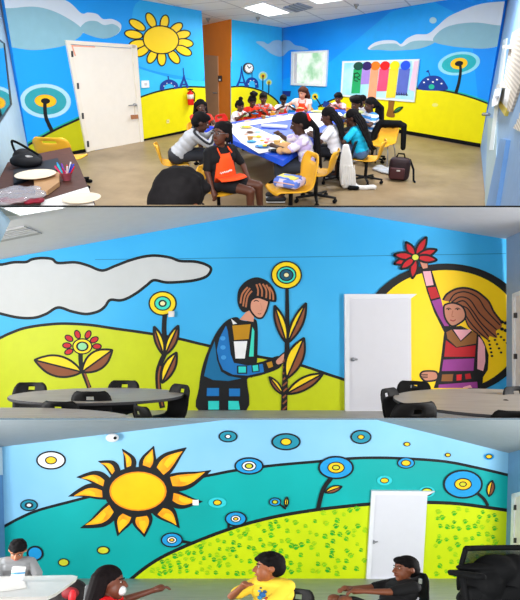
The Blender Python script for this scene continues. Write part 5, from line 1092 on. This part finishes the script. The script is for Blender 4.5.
for k in range(16): q.ell(V((.24 * math.cos(k * 2.4) * (k / 16) ** .5, .26 * math.sin(k * 2.4) * (k / 16) ** .5, .02 + .02 * ((k * 7) % 4) / 3)), (.1, .11, .03), mt_glass('#c9c6cc', .4, .15))
t = thing(R1, 'plastic_pack', 'clear plastic packs heaped at the near corner of the side table', 'plastic pack', pb); part(t, 'wrapper', fuse(q, .016, 1))
q = MB()
for k in range(6): q.ell(V((-.2 + .09 * k, -.16 + .04 * (k % 2), .0)), (.06, .07, .03), mt(('#8a1830', '#c43a5a', '#5a1a2a')[k % 3], .5))
part(t, 'contents', fuse(q, .014), 'dark red contents')
# ================================================================== ROOM 2: tables and chairs
def stretch(o, sx, sy): o.matrix_world = o.matrix_world @ MX.Diagonal((sx, sy, 1, 1))
WOODG = mt('#cdc8c2', .4, 'planks', h2='#b5aea8', scale=4)
def round_table(R, label, x, y, rx, ry, ztop=.74, grp=None):
    t = thing(R, 'round_table', label, 'table', (x, y, 0), group=grp)
    n = 64; prof = [(.9, -.032), (.99, -.03), (1.0, -.02), (1.0, -.006), (.994, 0)]
    q = MB(); vs = [V((rx * k * math.cos(2 * PI * i / n), ry * k * math.sin(2 * PI * i / n), ztop + z)) for k, z in prof for i in range(n)]
    fs = [(k * n + i, k * n + (i + 1) % n, (k + 1) * n + (i + 1) % n, (k + 1) * n + i) for k in range(4) for i in range(n)]; q.add(vs, fs, mt('#3a3a3e', .5), False); q.add(vs[-n:], [tuple(range(n))], WOODG); q.add(vs[:n], [tuple(range(n))], mt('#3a3a3e', .5)); part(t, 'tabletop', q)
    q = MB(); q.cap((0, 0, .1), (0, 0, ztop - .04), .05, .05, BLKP); part(t, 'column', q)
    for k in range(4): a = PI / 4 + k * PI / 2; q = MB(); q.cap((0, 0, .1), (rx * .6 * math.cos(a), ry * .6 * math.sin(a), .035), .035, .025, BLKP); part(t, 'leg', q)
    return t
yA = R2.at(100, 388, .74).y; yB = R2.at(100, 403, .74).y
tA = R2.at(97, 395, .74); round_table(R2, 'grey wooden round table under the low red painted flower', tA.x, (yA + yB) / 2, .98, (yA - yB) / 2 + .02, grp='grey round tables')
yf = R2.at(60, 407.5, .74).y; xr = R2.at(150, 416, .74); round_table(R2, 'grey wooden table cut off at the lower left, nearest the viewer', -2.35, yf - .75, 1.32, .75, grp='grey round tables')
y1 = R2.at(480, 388.5, .74).y; y2 = R2.at(480, 417.5, .74).y; xl = R2.at(393.5, 399, .74)
round_table(R2, 'grey wooden round table in front of the painted girl', xl.x + 1.16, (y1 + y2) / 2, 1.16, (y1 - y2) / 2, grp='grey round tables')
CB = mt('#101012', .6, amt=.3, spec=.2)
def chair2(label, px, py, rot, s=1.0, z=.83):
    p = R2.at(px, py, z * s); b = MX.Rotation(rot, 3, 'Z') @ V((0, .27 * s, 0)); return leg_chair(R2, label, CB, BLKP, (p.x - b.x, p.y - b.y, 0), rot, s, 'black stacking chairs in the middle room')
chair2('black chair behind the left table, below the left leaf of the red flower', 32, 382, 0)
chair2('black chair behind the left table, left of the ringed flower stem', 125, 380, -.1)
chair2('black chair in front of the left table, its back tallest', 90, 391, PI, 1.02)
chair2('black chair low in front of the left table, second from the left edge', 58, 401, PI - .15, .96)
chair2('black chair seen from the side at the right end of the left table', 183, 384, -.85, 1.02)
chair2('black chair tilted by the near left table corner', 138, 405, 2.2, .95)
chair2('black chair seen side-on at the left end of the right table', 386, 388, .85, 1.0)
chair2('black chair behind the right table beside the door', 414, 380.5, -.35, 1.0)
chair2('large black chair in front of the right table', 418, 402, PI + .35, 1.08)
chair2('black chair behind the right table at the picture edge', 516, 386, .2)
chair2('black chair at the lower right corner, before the right table', 518, 410.5, PI - .2, 1.0)
# ================================================================== ROOM 3: people and furniture
yT = R3.at(40, 576, .74)
TW = [R3.at(x, y, .74) for x, y in ((-30, 577), (72, 575), (77.5, 576.2), (76, 579), (56, 593), (48, 596.5), (-30, 598))]
c = sum(TW, V()) / 7; t = thing(R3, 'white_table', 'white table with clipped corner in front of the boy in grey', 'table', (c.x, c.y, 0))
q = MB(); q.prism(TW, [p - V((0, 0, .03)) for p in TW], mt('#ebeae8', .35, amt=.02), mt('#d2d0cc', .5)); part(t, 'tabletop', q, room=True)
for fx, fy in ((.55, .4), (-.45, .4)): q = MB(); q.cap((c.x + fx, c.y, .03), (c.x + fx, c.y, .7), .03, .03, mt('#7d8084', .4)); part(t, 'leg', q, room=True)
p = R3.at(17, 581, .743); t = thing(R3, 'wipes_tub', 'white tub of wipes on the white table', 'tub', p); k_ = 11.5 / (F / p.y); r_ = 5.6 / (F / p.y)
q = MB(); q.lathe((0, 0, 0), [(r_ * .96, 0), (r_, .006), (r_, k_ * .8), (r_ * .97, k_ * .82)], mt('#e6e8ee', .4), 28); part(t, 'tub_body', q)
q = MB(); q.lathe((0, 0, 0), [(r_ * 1.02, k_ * .8), (r_ * 1.02, k_ * .95), (r_ * .9, k_), (.001, k_)], WHT, 28); part(t, 'lid', q)
q = MB(); q.lathe((0, 0, 0), [(r_ * 1.008, k_ * .5), (r_ * 1.008, k_ * .62)], mt('#5aa8d8', .5), 28); part(t, 'label_band', q, 'pale blue printed band')
a = [R3.at(x, y, .744) for x, y in ((-6, 583.5), (24, 581.5), (26.5, 588), (4, 591.5), (-6, 592))]; q = MB(); q.prism([p + V((0, 0, .006)) for p in a], a, PAP); solo(R3, 'paper_stack', q, 'white papers beside the wipes tub on the white table', 'paper', sum(a, V()) / 5, room=True)
def sit3(label, head, dist, rot, **kw):
    w_x = kw.get('wx', 1.24)
    # placed by how far the head is; the floor height follows from the eye level
    tp_ = person(R3, label, head, rot=rot, loc=(0, 0, 0), vox=.0075, wx=kw.pop('wx', 1.24), nk=.112, **kw); seat_head(tp_, R3.depth(head[0], head[1], dist), R3, rot, kw.get('s', 1.0), w_x); return tp_
g3 = 'children in the lower room'
b1 = sit3('boy in grey T-shirt bent over his hands at the white table', (18, 547.5), 7.35, .3, s=1.0, shirt='#8d9094', sleeve=.75, skin='#a3684a', hair='short', lean=.3, pitch=.85, hl=(.12, -.3, .66), hr=(-.02, -.3, .66), group=g3, lower='#33353a')
b2 = sit3('child in red T-shirt facing away with dark hair and white mask', (108, 579), 4.3, 2.0, s=.92, shirt='#f5121a', sleeve=.6, skin='#6a3a28', hair='sides', hcol='#171012', lean=.05, yaw=-.45, pitch=.0, hl=(.2, -.42, 1.0), hr=(-.1, -.35, .62), group=g3)
b3 = sit3('boy in yellow T-shirt with dark hair seated before the green handprints', (271.5, 564), 4.6, -.75, s=.84, wx=1.36, shirt='#f4cf3a', sleeve=.75, skin='#9a5a38', hair='short', hcol='#120e10', lean=.06, yaw=-.7, pitch=.02, hl=(-.1, -.33, .6), hr=(-.08, -.27, .98), group=g3, lower='#2b3550')
b4 = sit3('boy in black T-shirt leaning back on a chair before the white door', (407, 566), 5.0, -1.3, s=.8, wx=1.4, shirt='#0f0f12', sleeve=.8, skin='#7a452c', hair='crop', hcol='#120f10', lean=-.55, yaw=.1, pitch=-.02, knees=((.11, -.4, .84), (-.11, -.4, .82)), ankles=((.1, -.5, .45), (-.1, -.5, .45)), hl=(.1, -.36, .92), hr=(-.1, -.34, .92), group=g3, lower='#141417', leg_len=.3)
def under(tp_, label, rot, dx=.05, s=1.02, kind=leg_chair):
    p = seat_of(tp_[0]); b = -face_dir(rot) * dx; z = p.z
    o = leg_chair(R3, label, CB, BLKP, (p.x + b.x, p.y + b.y, z), rot, s, 'black chairs in the lower room'); return o
under(b1, 'black chair under the boy in grey', .35); under(b2, 'black chair under the child in red', 2.2); c3_ = under(b3, 'black chair under the boy in yellow', -.75, .06, (1.05, 1.05, .93)); c4_ = under(b4, 'black chair under the boy in black, with a blue tag', -1.3, .12, 1.05)
q = MB(); q.box((.0, .292, .79), (.05, .012, .035), mt('#2f9fe0', .5)); part(c4_, 'blue_tag', q, 'blue tag')
# emblem on the yellow T-shirt and mask on the red child
T3_, h3_ = b3[1], b3[2]; q = MB()
for x, u, r, m in ((.0, .3, .035, '#2f6fb0'), (.025, .33, .02, '#2f5a8c'), (-.03, .27, .025, '#2b8fc0'), (.015, .25, .022, '#e8e2d8'), (.04, .27, .018, '#c8442c'), (-.015, .36, .012, '#3a4656'), (-.03, .33, .016, '#58a0cc')): q.ell(T3_(u, x, .112), (r, .01, r * .7), mt(m, .7), MX.Rotation(0, 3, 'Z'), 12, 8)
part(b3[0], 'shirt_emblem', fuse(q, .006, 0) if False else q, 'blue and white printed emblem')
h2_ = b2[2]; q = MB(); q.ell(h2_(0, -.075, -.05), (.06, .035, .042), mt('#e9eef2', .8), None, 14, 10); part(b2[0], 'face_mask', q, 'white face mask')
q = MB(); T4_ = b4[1]; q.cap(T4_(.42, -.07, .02), T4_(.42, .07, .02), .02, .02, mt('#cfcfd4', .8)); q.cap(T4_(.3, .13, -.1), T4_(.2, .14, -.09), .01, .008, mt('#cfcfd4', .8)); part(b4[0], 'collar_trim', q, 'pale collar and sleeve print')
# bags on the floor behind the white table
def heap(label, name, px, dist, items, cat='bag'):
    p = R3.depth(px[0], px[1], dist); t = thing(R3, name, label, cat, V((p.x, p.y, 0)));
    for nm, m, L in items:
        q = MB()
        for c_, r_ in L: q.ell(V(c_), r_, m)
        part(t, nm, fuse(q, .014))
    return t
heap('black and red bag against the wall right of the boy in grey', 'gym_bag', (64, 569), 8.8, [('body', mt('#1a1416', .7, amt=.3), [((-.2, 0, .28), (.28, .2, .26)), ((.2, 0, .26), (.26, .2, .25)), ((0, 0, .2), (.45, .2, .2))]), ('side_pocket', mt('#7a1820', .6), [((.22, -.2, .32), (.15, .05, .09))]), ('trim', mt('#d8d4d4', .6), [((-.02, -.2, .36), (.14, .03, .02))])])
heap('red bottle-shaped pouch resting by the gym bag', 'red_pouch', (75.5, 571), 8.4, [('body', mt('#d8222c', .5), [((0, 0, .3), (.06, .06, .1)), ((0, 0, .12), (.08, .08, .14))])], 'pouch')
# office chair at the lower right
po = R3.depth(498, 596, 3.6); t = thing(R3, 'office_chair', 'black office chair with see-through mesh back at the lower right', 'chair', V((po.x, po.y, 0)), .2)
pz = lambda px, py, d: R3.Mt.inverted() @ (R3.Mt @ R3.depth(px, py, d))
zt = R3.depth(498, 549, 3.6).z; zb = R3.depth(498, 588, 3.6).z
q = MB(); g = []
for i in range(7):
    v = i / 6; g.append([V((-.2 - .0 + .62 * u - (.0 + .07 * v) * (1 - u), .05 + .05 * math.sin(v * 2) - .06 * (2 * u - 1) ** 2, zt + (zb - zt) * v)) for u in [k / 8 for k in range(9)]])
q.patch(g, .008, mt_glass('#1c2420', .72, .6)); part(t, 'mesh_back', q, 'see-through dark mesh')
q = MB(); L = g[0] + [g[i][-1] for i in range(1, 7)] + g[-1][::-1] + [g[i][0] for i in range(5, -1, -1)]; q.tube(L + [L[0]], .018, BLK, 8); part(t, 'back_frame', q)
q = MB(); q.box((0.02, -.05, zb - .03), (.62, .12, .1), BLK, None, .03); q.cap((0, 0, zb - .1), (0, -.05, .42), .05, .04, BLK); part(t, 'lumbar_bar', q)
q = MB(); q.box((0, -.28, .46), (.54, .5, .09), BLK, None, .04); part(t, 'seat', q)
for sx in (-1, 1):
    q = MB(); q.box((sx * .31, -.15, zt - .15), (.09, .34, .035), BLK, None, .016); q.cap((sx * .3, -.1, .46), (sx * .31, -.1, zt - .17), .025, .022, BLK); part(t, 'armrest', q)
q = MB(); q.cap((0, -.25, .1), (0, -.25, .44), .03, .03, BLKP); part(t, 'column', q)
for k in range(5): a = 2 * PI * k / 5; q = MB(); q.cap((0, -.25, .11), (.3 * math.cos(a), -.25 + .3 * math.sin(a), .06), .025, .02, BLKP); part(t, 'leg', q)
pp = R3.depth(482, 580, 3.62); t = thing(R3, 'black_coat', 'bulky black coat draped over the mesh office chair', 'coat', pp, .2, 1.25); q = MB()
for c_, r_ in (((0, 0, -.02), (.12, .12, .1)), ((.1, 0, .05), (.14, .1, .08)), ((-.06, 0, -.09), (.1, .1, .05)), ((.22, 0, 0), (.14, .1, .13)), ((.05, 0, -.14), (.18, .12, .08)), ((-.03, -.02, .065), (.13, .08, .022))): q.ell(V(c_), r_, BLK)
part(t, 'coat_body', fuse(q, .01)); q = MB(); q.ell((-.085, -.1, -.155), (.04, .03, .022), WHT); part(t, 'white_patch', q, 'white cuff showing')

# ================================================================== trim everything to its room: nothing reaches through the sloping floors
def trim(R, pt, nrm, lift=.003):
    W = R.Mt @ (pt + nrm * lift); Nn = (R.Mt.to_3x3() @ nrm).normalized(); gone = []
    bpy.context.view_layer.update()
    for root in list(R.things):
        for o in [root] + list(root.children_recursive):
            if o.type != 'MESH': continue
            mw = o.matrix_world; ds = [(mw @ V(c) - W).dot(Nn) for c in o.bound_box]
            if min(ds) >= 0: continue
            if max(ds) <= 0: gone.append(o); continue
            if o.data.users > 1: o.data = o.data.copy()
            inv = mw.inverted(); lp = inv @ W; ln = (mw.to_3x3().transposed() @ Nn).normalized()
            bm = bmesh.new(); bm.from_mesh(o.data)
            r = bmesh.ops.bisect_plane(bm, geom=bm.verts[:] + bm.edges[:] + bm.faces[:], plane_co=lp, plane_no=ln, clear_inner=True)
            ed = [e for e in r['geom_cut'] if isinstance(e, bmesh.types.BMEdge) and e.is_valid]
            try: bmesh.ops.triangle_fill(bm, edges=ed, use_beauty=True)
            except Exception: pass
            if o.name.startswith('shell') and bm.faces:        # keep the main piece of a seat shell
                left = set(bm.verts); isl = []
                while left:
                    st = [left.pop()]; cur = set(st)
                    while st:
                        for e in st.pop().link_edges:
                            for v_ in e.verts:
                                if v_ in left: left.discard(v_); cur.add(v_); st.append(v_)
                    isl.append(cur)
                isl.sort(key=len); bmesh.ops.delete(bm, geom=[v_ for c_ in isl[:-1] for v_ in c_], context='VERTS')
            if len(bm.faces) == 0: gone.append(o)
            else: bm.to_mesh(o.data)
            bm.free()
    for o in gone:
        for c in list(o.children): 
            if c not in gone: w0 = c.matrix_world.copy(); c.parent = o.parent; c.matrix_world = w0
    for o in gone: bpy.data.objects.remove(o)
trim(R1, *R1.apron); trim(R2, *R2.apron)
for o in bpy.data.objects:
    if '_at' in o: del o['_at']
